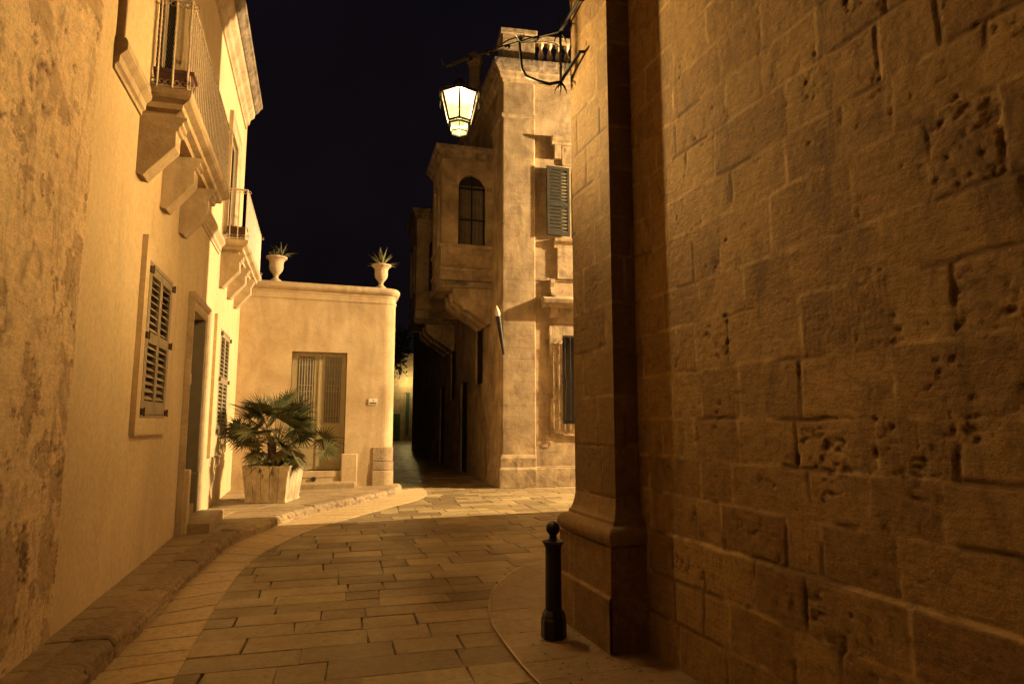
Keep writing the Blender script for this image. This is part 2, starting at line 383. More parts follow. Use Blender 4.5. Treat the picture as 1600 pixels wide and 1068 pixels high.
while v<19.5:
    hh=rnd.uniform(.27,.37);u=-5+rnd.random()*.4
    while u<16:
        w=rnd.choice((rnd.uniform(.28,.45),rnd.uniform(.45,.7),rnd.uniform(.6,.9)));q=[(u,v),(u+w,v),(u+w,v+hh),(u,v+hh)];gx=rnd.uniform(.002,.0065);jt=.010
        c=[]
        for k,(a,b) in enumerate(q):
            a+=(gx if k in(0,3) else -gx)+rnd.uniform(-jt,jt);b+=(gx if k<2 else -gx)+rnd.uniform(-jt,jt)*.6
            c.append((a*ca-b*sa,a*sa+b*ca))
        mx=sum(p[0] for p in c)/4;my=sum(p[1] for p in c)/4
        if -1.4<mx<12 and -4.5<my<18.5 and not(mx>2.9 and my<4.6):
            bk=rnd.random()**1.2 if rnd.random()>.12 else rnd.uniform(1.2,1.7)
            paver(road,c,rnd.uniform(-.003,.002),bk,rnd.uniform(.004,.008))
        u+=w
    v+=hh
road.build('road',M['road'],kind='structure')
# alley paving beyond
al=MB();y=18.5
while y<60:
    x=1.5+.068*(y-15)+rnd.random()*.3
    while x<13:
        w=rnd.uniform(.4,.9);paver(al,[(x+.008,y+.01),(x+w-.008,y+.01),(x+w-.008,y+.44),(x+.008,y+.44)],rnd.uniform(-.004,.002),rnd.random());x+=w
    y+=.45
al.build('alley_paving',M['road'],kind='structure')
# gutter channel stones along the kerb
gt=MB();i=0
def lerp(a,b,t): return (a[0]+(b[0]-a[0])*t,a[1]+(b[1]-a[1])*t)
def along(line,t):
    t=t*(len(line)-1);i=min(int(t),len(line)-2);return lerp(line[i],line[i+1],t-i)
n=40
for i in range(n):
    t0,t1=i/n+.0006,(i+1)/n-.0006
    sub=3;L=[along(kerb_line,t0+(t1-t0)*k/sub) for k in range(sub+1)];G=[along(gut_line,t0+(t1-t0)*k/sub) for k in range(sub+1)]
    L=[(p[0]-.05,p[1]) for p in L]
    paver(gt,L[::-1]+G,.008+rnd.uniform(-.001,.001),rnd.random()*.8,.004,0)
gt.build('gutter',M['gutter'],kind='structure')
# apron by the stone corner, drain line on its edge
ap=MB();edge=catmull([(3.9,7.0),(3.2,7.1),(2.55,6.95),(2.05,6.35),(1.74,5.7),(1.58,5.1),(1.52,4.5),(1.5,3.9),(1.55,3.2),(1.75,2.4),(1.9,0),(1.9,-3)],6)
inner=[(3.9,5.3)]+[(2.9,5.3)]*0
def inn(p):
    return (min(max(p[0],2.0),3.9),min(max(p[1],-3.),5.15)) if p[1]>5.0 and p[0]>2.2 else (2.5,min(max(p[1],-3),5.1))
for k in range(0,len(edge)-3,3):
    P=[edge[k+j] for j in range(4)]
    cc=(2.6,4.6)
    if k<24:
        I=[lerp((2.7,4.8),p,.0) for p in (P[3],P[0])]
        c=P+[lerp(P[0],(2.75,4.75),.96)] if False else P+[lerp(P[3],(2.7,4.7),-0.0+.97),lerp(P[0],(2.7,4.7),.97)][::1]
    else: c=P+[(2.6,P[3][1]),(2.6,P[0][1])]
    c=[lerp(p,(sum(q[0] for q in c)/len(c),sum(q[1] for q in c)/len(c)),.012) for p in c]
    paver(ap,c,.016+rnd.uniform(-.001,.001),rnd.random()*.7,.004,0)
ap.build('corner_apron',M['apron'],kind='structure')
dl=MB()
for k in range(len(edge)-1):
    a,b=Vector(edge[k]+(0,)),Vector(edge[k+1]+(0,));t=(b-a).normalized();nn=Vector((t.y,-t.x,0))*.007
    z=Vector((0,0,.021));dl.quad(a-nn+z,b-nn+z,b+nn+z,a+nn+z)
dl.build('drain_joint',M['gutter'],kind='structure')
# kerb stones : displaced blocks following the curve
kb=MB()
def kerbstone(t0,t1,top,wd):
    NS=22;prof=[(0.,-.02),(.0,.02),(.0,.05),(-.004,.08),(.0,.105),(.008,.127),(.03,.146),(.06,.153),(.10,.155),(.14,.156),(.18,.156),(.22,.155),(wd-.03,.154),(wd-.008,.14),(wd,.10)]
    vs=[];seed=rnd.random()*50;rough=.012;bl=rnd.random()
    for i in range(NS+1):
        t=t0+(t1-t0)*i/NS;p=along(kerb_line,t);q=along(kerb_line,min(1,t+.002));r=along(kerb_line,max(0,t-.002))
        dx,dy=q[0]-r[0],q[1]-r[1];l=math.hypot(dx,dy);nx,ny=-dy/l,dx/l
        e=min(i,NS-i)/NS;rd=.010 if e==0 else 0
        for k,(d,z) in enumerate(prof):
            from mathutils import noise as mn
            nn=mn.noise(Vector((p[0]*5+seed,p[1]*5,z*9+d*7)))*.014+mn.noise(Vector((p[0]*15,p[1]*15+seed,z*22+d*18)))*.020+mn.noise(Vector((p[0]*37,p[1]*37+seed,z*45+d*40)))*.014
            dd=d+rd+(nn*1.0 if k<7 else 0);zz=z*top/.155-rd*(z>.1)+(nn*.28 if k>3 else 0)
            vs.append((p[0]+nx*dd,p[1]+ny*dd,zz))
    m=len(prof);fs=[]
    for i in range(NS):
        for k in range(m-1): fs.append((i*m+k,(i+1)*m+k,(i+1)*m+k+1,i*m+k+1))
    fs+=[tuple(range(m)),tuple(NS*m+k for k in range(m-1,-1,-1))]
    kb.add(vs,fs,bl)
t=0
while t<.985:
    dt=rnd.uniform(.036,.062);kerbstone(t+.0006,min(1,t+dt)-.0006,.155+rnd.uniform(-.012,.01),.30+rnd.uniform(-.03,.04));t+=dt
kb.build('kerb',M['kerb'],smooth=False,kind='structure')
# raised pavement between kerb and walls
wk=MB();n=46
for i in range(n):
    t0,t1=i/n+.0005,(i+1)/n-.0005
    a=along(kerb_line,t0);b=along(kerb_line,t1)
    def wx(p): return -1.44+.031*(p[1]-7)-.3
    a2=(a[0]-.25,a[1]+.02);b2=(b[0]-.25,b[1]+.02)
    width=a2[0]-wx(a)
    m=max(1,int(width/.55));
    for k in range(m):
        f0,f1=k/m,(k+1)/m;s=rnd.uniform(-.05,.05) if m>1 else 0
        c=[lerp((wx(a),a2[1]),a2,f0),lerp((wx(a),a2[1]),a2,f1),lerp((wx(b),b2[1]),b2,f1),lerp((wx(b),b2[1]),b2,f0)]
        c=[(p[0]+(.006 if j in(0,3) else -.006),p[1]) for j,p in enumerate(c)]
        paver(wk,c,.148+rnd.uniform(-.004,.003),rnd.random(),.006,.002,.05)
wk.build('pavement',M['walk'],kind='structure')
pb=MB();L=[(p[0]-.1,p[1]) for p in kerb_line]
for k in range(len(L)-1): pb.quad((L[k][0],L[k][1],.128),(L[k+1][0],L[k+1][1],.128),(-2.2,L[k+1][1],.128),(-2.2,L[k][1],.128))
pb.build('pavement_bed',M['joint'],kind='structure')

# ================================================================== RIGHT STONE BUILDING
rb=thing('stone_building','tall ashlar limestone building with a moulded corner pilaster beside the black bollard','building',(2.6,4.0,0))
RW=Frame(2.45,0,0,1,flip=-1)
courses=[-.1,.30,.57,.85,1.12,1.37,1.62,1.93,2.24,2.5,2.85,3.12,3.42,3.7,3.98,4.27,4.6,4.9,5.2,5.5,5.8,6.1,6.4,6.7,7,7.4,7.8,8.3,9.1]
fn=ashfn(courses,11,er=1.,ledge=.85)
gridwall('wall',RW,1.0,4.26,-.02,4.7,.0095,fn,M['ashlar'],rb)
gridwall('upper_wall',RW,1.0,4.26,4.7,9,.04,fn,M['ashlar'],rb)
gridwall('rear_wall',RW,-6,1.0,-.02,9,.05,fn,M['ashlar'],rb)
# pilaster shaft : west and south faces
PW=Frame(2.25,0,0,1,flip=-1);PS=Frame(2.25,4.25,1,0,flip=1)
pc=[0,.72,1.05,1.42,1.8,2.16,2.5,2.86,3.2,3.55,3.9,4.25,4.6,4.95,5.3,5.7,6.1,6.5,6.9,7.3,7.7,8.1,9.1]
pf=ashfn(pc,31,.35,.75,er=.8,amp=.7)
gridwall('pilaster_face',PW,4.25,4.95,.98,5.6,.0095,pf,M['pilaster'],rb)
pf2=ashfn(pc,47,.35,.75,er=.4,amp=.5)
def edgefix(fnc):
    return fnc
gridwall('pilaster_return',PS,0.0,.24,.98,5.6,.0095,pf2,M['pilaster'],rb)
b=MB();b.box(WORLD,2.256,2.8,4.256,4.94,.9,9);b.box(WORLD,2.47,9,-6,4.9,-.1,9);b.build('core',M['ashlar'],rb)
b=MB();b.quad((2.25,4.95,.9),(2.9,4.95,.9),(2.9,4.95,9),(2.25,4.95,9));b.quad((2.9,4.9,0),(9,4.9,0),(9,4.9,9),(2.9,4.9,9));b.build('north_wall',M['ashlar'],rb)
b=MB();b.box(WORLD,2.249,2.6,4.249,4.95,5.6,9);b.build('upper_pilaster',M['ashlar'],rb)
# base moulding swept round the pilaster (west, south and north sides)
def sweep(path,prof,blk=.3,closed=False):
    mb=MB();vs=[];n=len(prof)
    for i,(x,y) in enumerate(path):
        def nrm(a,b):
            dx,dy=b[0]-a[0],b[1]-a[1];l=math.hypot(dx,dy);return (dy/l,-dx/l)
        if i==0: nx,ny=nrm(path[0],path[1]);k=1
        elif i==len(path)-1: nx,ny=nrm(path[-2],path[-1]);k=1
        else:
            a=nrm(path[i-1],path[i]);c=nrm(path[i],path[i+1]);nx,ny=a[0]+c[0],a[1]+c[1];l=math.hypot(nx,ny);nx/=l;ny/=l;k=1/max(.3,(nx*a[0]+ny*a[1]))
        for d,z in prof: vs.append((x+nx*d*k,y+ny*d*k,z))
    fs=[]
    for i in range(len(path)-1):
        for k in range(n): fs.append((i*n+k,(i+1)*n+k,(i+1)*n+(k+1)%n,i*n+(k+1)%n))
    fs+=[tuple(range(n)),tuple((len(path)-1)*n+k for k in range(n))]
    mb.add(vs,fs,blk);return mb
tor=[(-.1,.70),(.05,.715)]+[(.045+.075*math.sin(R(q)),.79-.075*math.cos(R(q))) for q in range(20,181,20)]+[(.045,.872),(.045,.895),(.03,.905),(.018,.94),(.008,.985),(.0,1.04),(-.1,1.04)]
sweep([(2.9,4.95),(2.25,4.95),(2.25,4.25),(2.6,4.25)][::-1][::-1],[(-d,z) for d,z in tor] if False else tor).build('base_moulding',M['plinth'],rb,bevel=.006,smooth=True)
PLW=Frame(2.15,0,0,1,flip=-1);PLS=Frame(2.15,4.15,1,0)
plf=ashfn([-.1,.39,.74],53,.6,.9,er=1.,amp=1.,ledge=.39)
gridwall('plinth_face',PLW,4.15,5.05,-.02,.72,.0095,plf,M['plinth'],rb)
gridwall('plinth_return',PLS,0,.33,-.02,.72,.0095,plf,M['plinth'],rb)
b=MB();b.box(WORLD,2.158,2.9,4.158,5.05,-.02,.716);b.build('plinth',M['plinth'],rb)

# ================================================================== LEFT: ROUGH HOUSE
rh=thing('worn_house','old house wall with flaked stained plaster on the far left of the lane','building',(-1.7,4.0,0))
rf_c=[-.1,.5,.9,1.4,1.8,2.3,2.8,3.2,3.7,4.2,4.6,5.1,5.6,6.1,6.6,7.1,7.6,8.3]
def roughfn(S,Z):
    mort,rr,edge=block_field(S,Z,rf_c,71,.4,.9,.03,.01)
    n0=fbm(S*.9,Z*.9,80,3);n1=fbm(S*3.3,Z*3.,81,5);n2=fbm(S*12,Z*12,82,5);n3=fbm(S*45,Z*45,83,3);ns=fbm(S*9,Z*1.6,84,4)
    low=np.clip((1.9-Z)/1.9,0,1)*1.8
    fv=n1*.50+n0*.25+n2*.22+(n3-.5)*.10+low*.05;flake=sstep(.535,.555,fv)
    rim=(1-sstep(.0,.009,np.abs(fv-.545)))*sstep(.42,.55,fbm(S*5,Z*5,90,3))
    e2=sstep(.585,.70,n2*.50+ns*.36+(n3-.5)*.22+(n0-.5)*.25+low*.06+.02)
    D=-flake*.009-e2*(.003+.011*n2)+(n1-.5)*.028+(n2-.5)*.009*(.4+flake)+(n3-.5)*.005*(.5+flake)
    D=D-mort*flake*.005
    return D,rr[...,0]*.4+flake*.6,mort*flake*.4,np.clip(flake*.25+e2*.75+rim*.7,0,1)
gridwall('wall',LW,-3.4,-1.70,.0,6.4,.0095,roughfn,M['roughwall'],rh,.012)
gridwall('rear_wall',LW,-13,-3.4,.0,8.3,.06,roughfn,M['roughwall'],rh,.012)
gridwall('upper_wall',LW,-3.4,-1.70,6.4,8.3,.05,roughfn,M['roughwall'],rh,.012)
b=MB();b.box(LW,-13,-1.72,-.06,-5,0,8.3);b.build('core',M['rough'],rh)
# ================================================================== LEFT: CREAM HOUSE
ch=thing('cream_house','smooth cream plastered house with shutters and two iron railed balconies','building',(-1.6,10.0,0))
holes=[(2.60,3.70,.15,3.14),(.12,1.06,1.70,3.14),(5.25,6.40,1.44,3.18),(-.22,.92,4.80,7.3),(5.35,6.35,4.96,7.0)]
w=MB();wallholes(w,LW,-1.70,8.3,0,4.6,[h for h in holes if h[3]<4.5],0,.42)
wallholes(w,LW,-1.70,7.85,4.6,8.45,[h for h in holes if h[3]>4.5],0,.42)
shell(w,LW,-1.70,8.3,0,4.6,5);shell(w,LW,-1.70,7.85,4.6,8.45,5)
w.build('wall',M['smooth'],ch)
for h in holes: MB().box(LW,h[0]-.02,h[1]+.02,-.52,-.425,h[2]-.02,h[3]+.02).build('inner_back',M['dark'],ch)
# raised panel of the upper floor
b=MB();b.box(LW,-1.34,-.42,-.01,.07,4.72,8.2);b.build('raised_panel',M['smooth'],ch,bevel=.01)
# string course pieces
sp=[(-.02,4.44),(.02,4.44),(.02,4.48),(.045,4.50),(.05,4.56),(.085,4.60),(.10,4.62),(.10,4.68),(.085,4.715),(-.02,4.715)]
for a0,a1 in ((-1.36,-.50),(2.46,4.72),(8.30,8.31)):
    if a1-a0>.1: MB().prism(LW,sp,a0,a1).build('string_course',M['trim'],ch,bevel=.004)
# roof cornice
cp=[(-.05,7.95),(.03,7.95),(.03,8.02),(.08,8.06),(.10,8.16),(.17,8.22),(.19,8.32),(-.05,8.32)]
ct=[(-.05,8.322),(.21,8.322),(.25,8.36),(.29,8.44),(.33,8.46),(.33,8.55),(-.05,8.56)]
MB().prism(LW,cp,-1.6,7.5).build('cornice',M['trim'],ch,bevel=.006)
MB().prism(LW,ct,-1.6,7.52).build('cornice_top',M['weather'],ch,bevel=.012)
# window shutters
def louvre(F,a0,a1,d,z0,z1,name,mat,parent,mid=None,fw=.055,th=.04,pitch=.058,fh=.36,smat=None):
    f=MB();f.box(F,a0,a0+fw,d,d+th,z0,z1);f.box(F,a1-fw,a1,d,d+th,z0,z1)
    f.box(F,a0+fw,a1-fw,d,d+th,z0,z0+fw*1.5);f.box(F,a0+fw,a1-fw,d,d+th,z1-fw*1.2,z1)
    secs=[(z0+fw*1.5,z1-fw*1.2)]
    if mid: f.box(F,a0+fw,a1-fw,d,d+th,mid-.05,mid+.05);secs=[(z0+fw*1.5,mid-.05),(mid+.05,z1-fw*1.2)]
    o=f.build(name,mat,parent,bevel=.004)
    s=MB()
    for (q0,q1) in secs:
        n=max(2,int((q1-q0)/pitch))
        for k in range(n):
            z=q0+(k+.5)*(q1-q0)/n;h=pitch*fh
            s.add([F(a,dd,zz) for a in (a0+fw,a1-fw) for dd,zz in ((d+th-.003,z-h),(d+th-.003,z-h+.009),(d+.004,z+h),(d+.004,z+h-.009))],
                  [(0,1,2,3),(7,6,5,4),(0,4,5,1),(1,5,6,2),(2,6,7,3),(3,7,4,0)])
    s.build('slat',smat or mat,o)
    return o
def ironhinge(F,a,d,z,par):
    m=MB();m.box(F,a-.028,a+.028,d-.03,d+.018,z-.032,z+.032);m.box(F,a-.008,a+.008,d+.018,d+.032,z-.042,z+.042);m.build('hinge',M['rust'],par,bevel=.004)
def window(a0,a1,z0,z1,pa0,pa1,pz0,pz1):
    # surround panel
    fr=MB();t=.05
    for (x0,x1,y0,y1) in ((pa0,a0,pz0,pz1),(a1,pa1,pz0,pz1),(a0,a1,pz0,z0),(a0,a1,z1,pz1)): fr.box(LW,x0,x1,-.01,t,y0,y1)
    o=fr.build('window',M['smooth'],ch)
    fw=.045;f=MB();f.box(LW,a0,a0+fw,-.02,.055,z0,z1);f.box(LW,a1-fw,a1,-.02,.055,z0,z1);f.box(LW,a0+fw,a1-fw,-.02,.055,z1-fw,z1);f.box(LW,a0+fw,a1-fw,-.02,.055,z0,z0+.03)
    f.build('window_frame',M['shutter'],o,bevel=.004)
    mid=(a0+a1)/2;zm=z0+(z1-z0)*.52
    for x0,x1 in ((a0+fw+.004,mid-.004),(mid+.004,a1-fw-.004)):
        f=MB();fw2=.05;d=.01;th=.045
        f.box(LW,x0,x0+fw2,d,d+th,z0+.035,z1-.05);f.box(LW,x1-fw2,x1,d,d+th,z0+.035,z1-.05)
        f.box(LW,x0+fw2,x1-fw2,d,d+th,z0+.035,z0+.17);f.box(LW,x0+fw2,x1-fw2,d,d+th,z1-.13,z1-.05);f.box(LW,x0+fw2,x1-fw2,d,d+th,zm-.06,zm+.05)
        n=0
        for q0,q1 in ((z0+.17,zm-.06),(zm+.05,z1-.13)):
            n=max(2,int((q1-q0)/.068))
            for k in range(n):
                z=q0+(k+.5)*(q1-q0)/n;h=.024
                f.add([LW(a,dd,zz) for a in (x0+fw2,x1-fw2) for dd,zz in ((d+th-.003,z-h),(d+th-.003,z-h+.010),(d+.001,z+h),(d+.001,z+h-.010))],
                  [(0,1,2,3),(7,6,5,4),(0,4,5,1),(1,5,6,2),(2,6,7,3),(3,7,4,0)],.3)
        f.build('shutter_leaf',M['shutter'],o,bevel=.003,segs=1)
    for a in (a0+.02,a1-.01):
        for z in (z0+.06,zm,z1-.09): ironhinge(LW,a,.056,z,o)
    return o
window(.06,1.12,1.64,3.20,-.09,1.36,1.47,3.42)
window(5.20,6.45,1.38,3.24,4.72,6.75,1.02,3.42)
# front door: moulded surround, deep grey reveal, plate, bell
b=MB()
sur=[(0,-.01),(0,.03),(.05,.05),(.06,.04),(.11,.04),(.13,.065),(.18,.08),(.20,.08),(.20,-.01)]
def arch_surround(F,a0,a1,z0,z1,prof):
    # profile (outward offset from opening, depth) mitred round three sides
    mb=MB();path=[(a0,z0,-1,0),(a0,z1,-1,1),(a1,z1,1,1),(a1,z0,1,0)];n=len(prof);vs=[]
    for (a,z,sa_,sz) in path:
        for o_,d_ in prof: vs.append(F(a+sa_*o_,d_,z+sz*o_))
    fs=[]
    for i in range(3):
        for k in range(n): fs.append((i*n+k,(i+1)*n+k,(i+1)*n+(k+1)%n,i*n+(k+1)%n))
    fs+=[tuple(range(n)),tuple(3*n+k for k in range(n))];mb.add(vs,fs,.3);return mb
dr=arch_surround(LW,2.60,3.70,.15,3.14,sur).build('doorway',M['trim'],ch,bevel=.004)
b=MB();b.box(LW,3.675,3.703,-.41,.03,.75,3.12);b.box(LW,2.60,2.625,-.41,.03,.75,3.12);b.build('reveal_panel',M['recess'],dr,bevel=.004)
MB().box(LW,3.64,3.704,-.41,.05,.15,.86).build('reveal_base',M['recess'],dr,bevel=.012);MB().box(LW,2.60,2.64,-.41,.05,.15,.86).build('reveal_base',M['recess'],dr,bevel=.012)
b=MB();b.box(LW,2.64,3.64,-.40,-.34,.3,3.1);b.box(LW,2.9,3.1,-.34,-.325,.5,2.9);b.box(LW,3.27,3.47,-.34,-.325,.5,2.9);b.build('door_leaf',M['door'],dr,bevel=.008)
b=MB();b.box(LW,3.662,3.675,-.28,-.12,2.16,2.32);b.build('number_plate',M['plaque'],dr,bevel=.002)
b=MB()
for (x0,x1,y0,y1) in ((-.25,-.235,2.19,2.29),(-.25,-.21,2.275,2.29),(-.25,-.21,2.235,2.245),(-.165,-.15,2.19,2.29)): b.box(LW,3.657,3.662,x0,x1,y0,y1)
b.build('number_digits',M['ink'],dr)
b=MB();b.box(LW,3.650,3.675,-.235,-.16,1.90,1.99);b.build('door_bell',M['ink'],dr,bevel=.008)
b=MB();c=LW(3.6,-.18,2.52);b.lathe((c.x,c.y,c.z),[(.01,0),(.05,.02),(.055,.08),(.03,.13),(.01,.15)],12);b.build('entrance_lamp',M['plaque'],dr,smooth=True)
# steps
b=MB();b.box(LW,2.50,3.95,-.05,.40,.10,.285);b.build('step',M['walk'],ch,bevel=.02)
b=MB();b.box(LW,2.72,3.68,-.3,.02,.28,.42);b.build('threshold',M['walk'],ch,bevel=.015)
b=MB();b.box(LW,2.46,2.60,.0,.13,.14,.98);b.build('door_side_block',M['smooth'],ch,bevel=.02)
# downpipe-like thin strip on the wall corner below the second balcony omitted
# balcony door frames + louvred leaves
def balcdoor(a0,a1,z0,z1):
    o=arch_surround(LW,a0,a1,z0,z1,[(0,-.01),(0,.03),(.06,.05),(.16,.05),(.18,.07),(.24,.07),(.24,-.01)]).build('balcony_door',M['trim'],ch,bevel=.004)
    m=(a0+a1)/2
    for x0,x1 in ((a0+.01,m-.005),(m+.005,a1-.01)): louvre(LW,x0,x1,-.07,z0,z1-.01,'louvred_leaf',M['shutter'],o,None,.07,.04,.062,smat=M['darkslat'])
    return o
balcdoor(-.22,.92,4.80,7.3);balcdoor(5.35,6.35,4.96,7.0)
# balconies
def balcony(a0,a1,zt,dep,cors,nb_gap=.105):
    zb=zt-.24
    sl=[(0,zb),(dep-.16,zb),(dep-.15,zb+.05),(dep-.09,zb+.07),(dep-.08,zb+.12),(dep-.02,zb+.15),(dep,zb+.18),(dep,zt),(0,zt)]
    mb=MB();vs=[];n=len(sl)
    # moulding returns on the two short sides
    for (a,s) in ((a0,0),(a0,1),(a1,1),(a1,0)):
        for d,z in sl:
            inset=dep-d
            aa=(a0+min(inset,.16) if a==a0 else a1-min(inset,.16))
            vs.append(LW(aa,0 if s==0 else d,z))
    fs=[]
    for i in range(3):
        for k in range(n-1): fs.append((i*n+k,(i+1)*n+k,(i+1)*n+k+1,i*n+k+1))
    # top and bottom
    fs.append((n-1,2*n-1,3*n-1,4*n-1));fs.append((n+0+1-1,2*n,3*n,0))
    mb.add(vs,fs,.3)
    mb.box(LW,a0+.17,a1-.17,-.01,dep-.17,zb-.001,zt-.02)
    bal=mb.build('balcony',M['trim'],ch,bevel=.004)
    k=dep/.42
    prof=[(-.02,zb-.59),(.06*k,zb-.61),(.085*k,zb-.57),(.30*k,zb-.30),(.30*k,zb-.15),(.325*k,zb-.137),(.325*k,zb-.105),(.35*k,zb-.085),(.35*k,zb-.055),(.385*k,zb-.035),(.385*k,zb-.004),(-.02,zb-.004)]
    for c in cors: MB().prism(LW,prof,c,c+.22).build('corbel',M['trim'],bal,bevel=.005)
    # railing
    r=MB();h=.92;e=.035;ri=dep-.05
    def P(a,d,z): return LW(a,d,z)
    zt2=zt+.035
    A=a0+.05;B=a1-.05
    for z,rr in ((zt2,.011),(zt+h,.017)):
        r.tube([P(A,.0,z),P(A,ri,z)],rr,4);r.tube([P(A,ri,z),P(B,ri,z)],rr,4);r.tube([P(B,ri,z),P(B,0,z)],rr,4)
    bal_r=r.build('rail',M['white_iron'],bal)
    bars=[]
    n1=3
    for q in range(n1+1): bars.append((A,ri*q/n1*1.0+ (0.01 if q==0 else 0)))
    n2=int((B-A)/nb_gap)
    for q in range(1,n2+1): bars.append((A+(B-A)*q/n2,ri))
    for q in range(n1): bars.append((B,ri*q/n1+(.01 if q==0 else 0)))
    def scroll(p0,axis,sg,up=1):
        pts=[]
        for t in range(0,11):
            an=R(-90+t*33);rr=.030*(1-t*.05);pts.append(p0+axis*sg*(.034+rr*math.cos(an))+Vector((0,0,up*(.034+rr*math.sin(an)))))
        s.tube(pts,.0065,4)
    for (a,d) in bars:
        s=MB();s.tube([P(a,d,zt-.01),P(a,d,zt+h)],.0085 if 0<a-A<B-A-.01 else .011,5)
        ax=LW.d if 0.001<a-A<B-A-.001 or d==ri else LW.n
        for sg in (-1,1):
            scroll(P(a,d,zt2+.006),ax,sg)
            if d==ri and nb_gap>.2: pass
        if d<=ri and (a==A or a==B):
            for sg in (-1,1): scroll(P(a,d,zt2+.006),LW.n,sg);scroll(P(a,d,zt+h-.012),LW.n,sg,-1)
        s.build('bar',M['white_iron'],bal)
    return bal
b1=balcony(-.58,2.36,4.72,.44,(-.50,.50,1.48));b1['label']='long balcony above the shuttered window with three stepped corbels'
b2=balcony(4.90,8.02,4.78,.44,(4.98,6.05,7.10));b2['label']='far balcony over the doorway with three stepped corbels'
# planter troughs on balconies
def trough(loc,label,L=.34):
    t=thing('flower_trough',label,'planter',loc,'terracotta troughs on the balconies')
    F=Frame(loc[0],loc[1],LW.n.x,LW.n.y,loc[2])
    m=MB();vs=[]
    for z,k in ((0.03,.8),(.22,1),(.22,1.08),(.26,1.08),(.26,.95),(.2,.93)):
        for a,d in ((-1,-1),(1,-1),(1,1),(-1,1)): vs.append(F(a*L/2*k,d*.10*k,z))
    fs=[(3,2,1,0)]+[(i*4+k,i*4+(k+1)%4,i*4+4+(k+1)%4,i*4+4+k) for i in range(5) for k in range(4)]+[(20,21,22,23)]
    m.add(vs,fs,.3);m.build('pot',M['terracotta'],t,bevel=.004)
    p=MB()
    for q in range(46):
        a=rnd.uniform(-L*.42,L*.42);d=rnd.uniform(-.05,.05);c=F(a,d,.23);v=Vector((rnd.uniform(-1,1),rnd.uniform(-1,1),rnd.uniform(.3,1.6))).normalized()*rnd.uniform(.04,.11)
        sd=v.cross(Vector((rnd.random(),rnd.random(),.2))).normalized()*.013
        p.add([c,c+v*.5+sd,c+v,c+v*.5-sd],[(0,1,2,3)])
    p.build('leaves',M['vine'],t)
    return t
c=LW(-.33,.24,4.72);trough((c.x,c.y,c.z),'dark red trough of small plants on the near balcony floor')
c=LW(5.12,.24,4.78);trough((c.x,c.y,c.z),'dark trough of plants on the far balcony floor',.3)

# ================================================================== SMALL HOUSE
sh=thing('low_house','low ochre plastered house with rounded corner between the cream house and the alley','building',(.5,15.3,0))
FH=Frame(-1.25,15.3,1,0)   # a along +x, normal -y
r=.28;XR=3.56                 # right end in frame coords
w=MB();dh=(1.21,2.43,.50,3.20)
wallholes(w,FH,0,XR-r,0,4.62,[dh],0,.30)
al_d=Vector((.068,.998,0)).normalized()
pts=[]
for k in range(9):
    q=R(-90+k*10.8);pts.append((-1.25+XR-r+r*math.cos(q),15.3+r+r*math.sin(q)))
e=Vector((pts[-1][0],pts[-1][1],0))+al_d*14;pts.append((e.x,e.y))
for i in range(len(pts)-1): w.quad(pts[i]+(0,),pts[i+1]+(0,),pts[i+1]+(4.62,),pts[i]+(4.62,))
w.quad((-5,29.5,0),pts[-1]+(0,),pts[-1]+(4.62,),(-5,29.5,4.62))
w.quad((-5,29.5,0),(-5,15.31,0),(-5,15.31,4.62),(-5,29.5,4.62))
w.add([(-1.25,15.3,4.6),(-5,15.3,4.6),(-5,29.5,4.6)]+[p+(4.6,) for p in pts[::-1]],[tuple(range(3+len(pts)))])
wo=w.build('wall',M['house'],sh,smooth=False)
for p in wo.data.polygons: p.use_smooth=True
wo.data.set_sharp_from_angle(angle=R(30))
path=[(-5,15.3),(-1.25,15.3)]+pts[:-1]+[pts[-1]]
cop=[(-.3,4.56),(.012,4.56),(.012,4.60),(.05,4.625),(.085,4.66),(.10,4.70),(.095,4.75),(.06,4.785),(-.3,4.80)]
sweep(path[1:],cop).build('coping',M['trim'],sh,bevel=.006,smooth=True)
sweep(path[1:],[(-.02,4.40),(.012,4.40),(.018,4.42),(.018,4.46),(-.02,4.47)]).build('string_band',M['house'],sh)
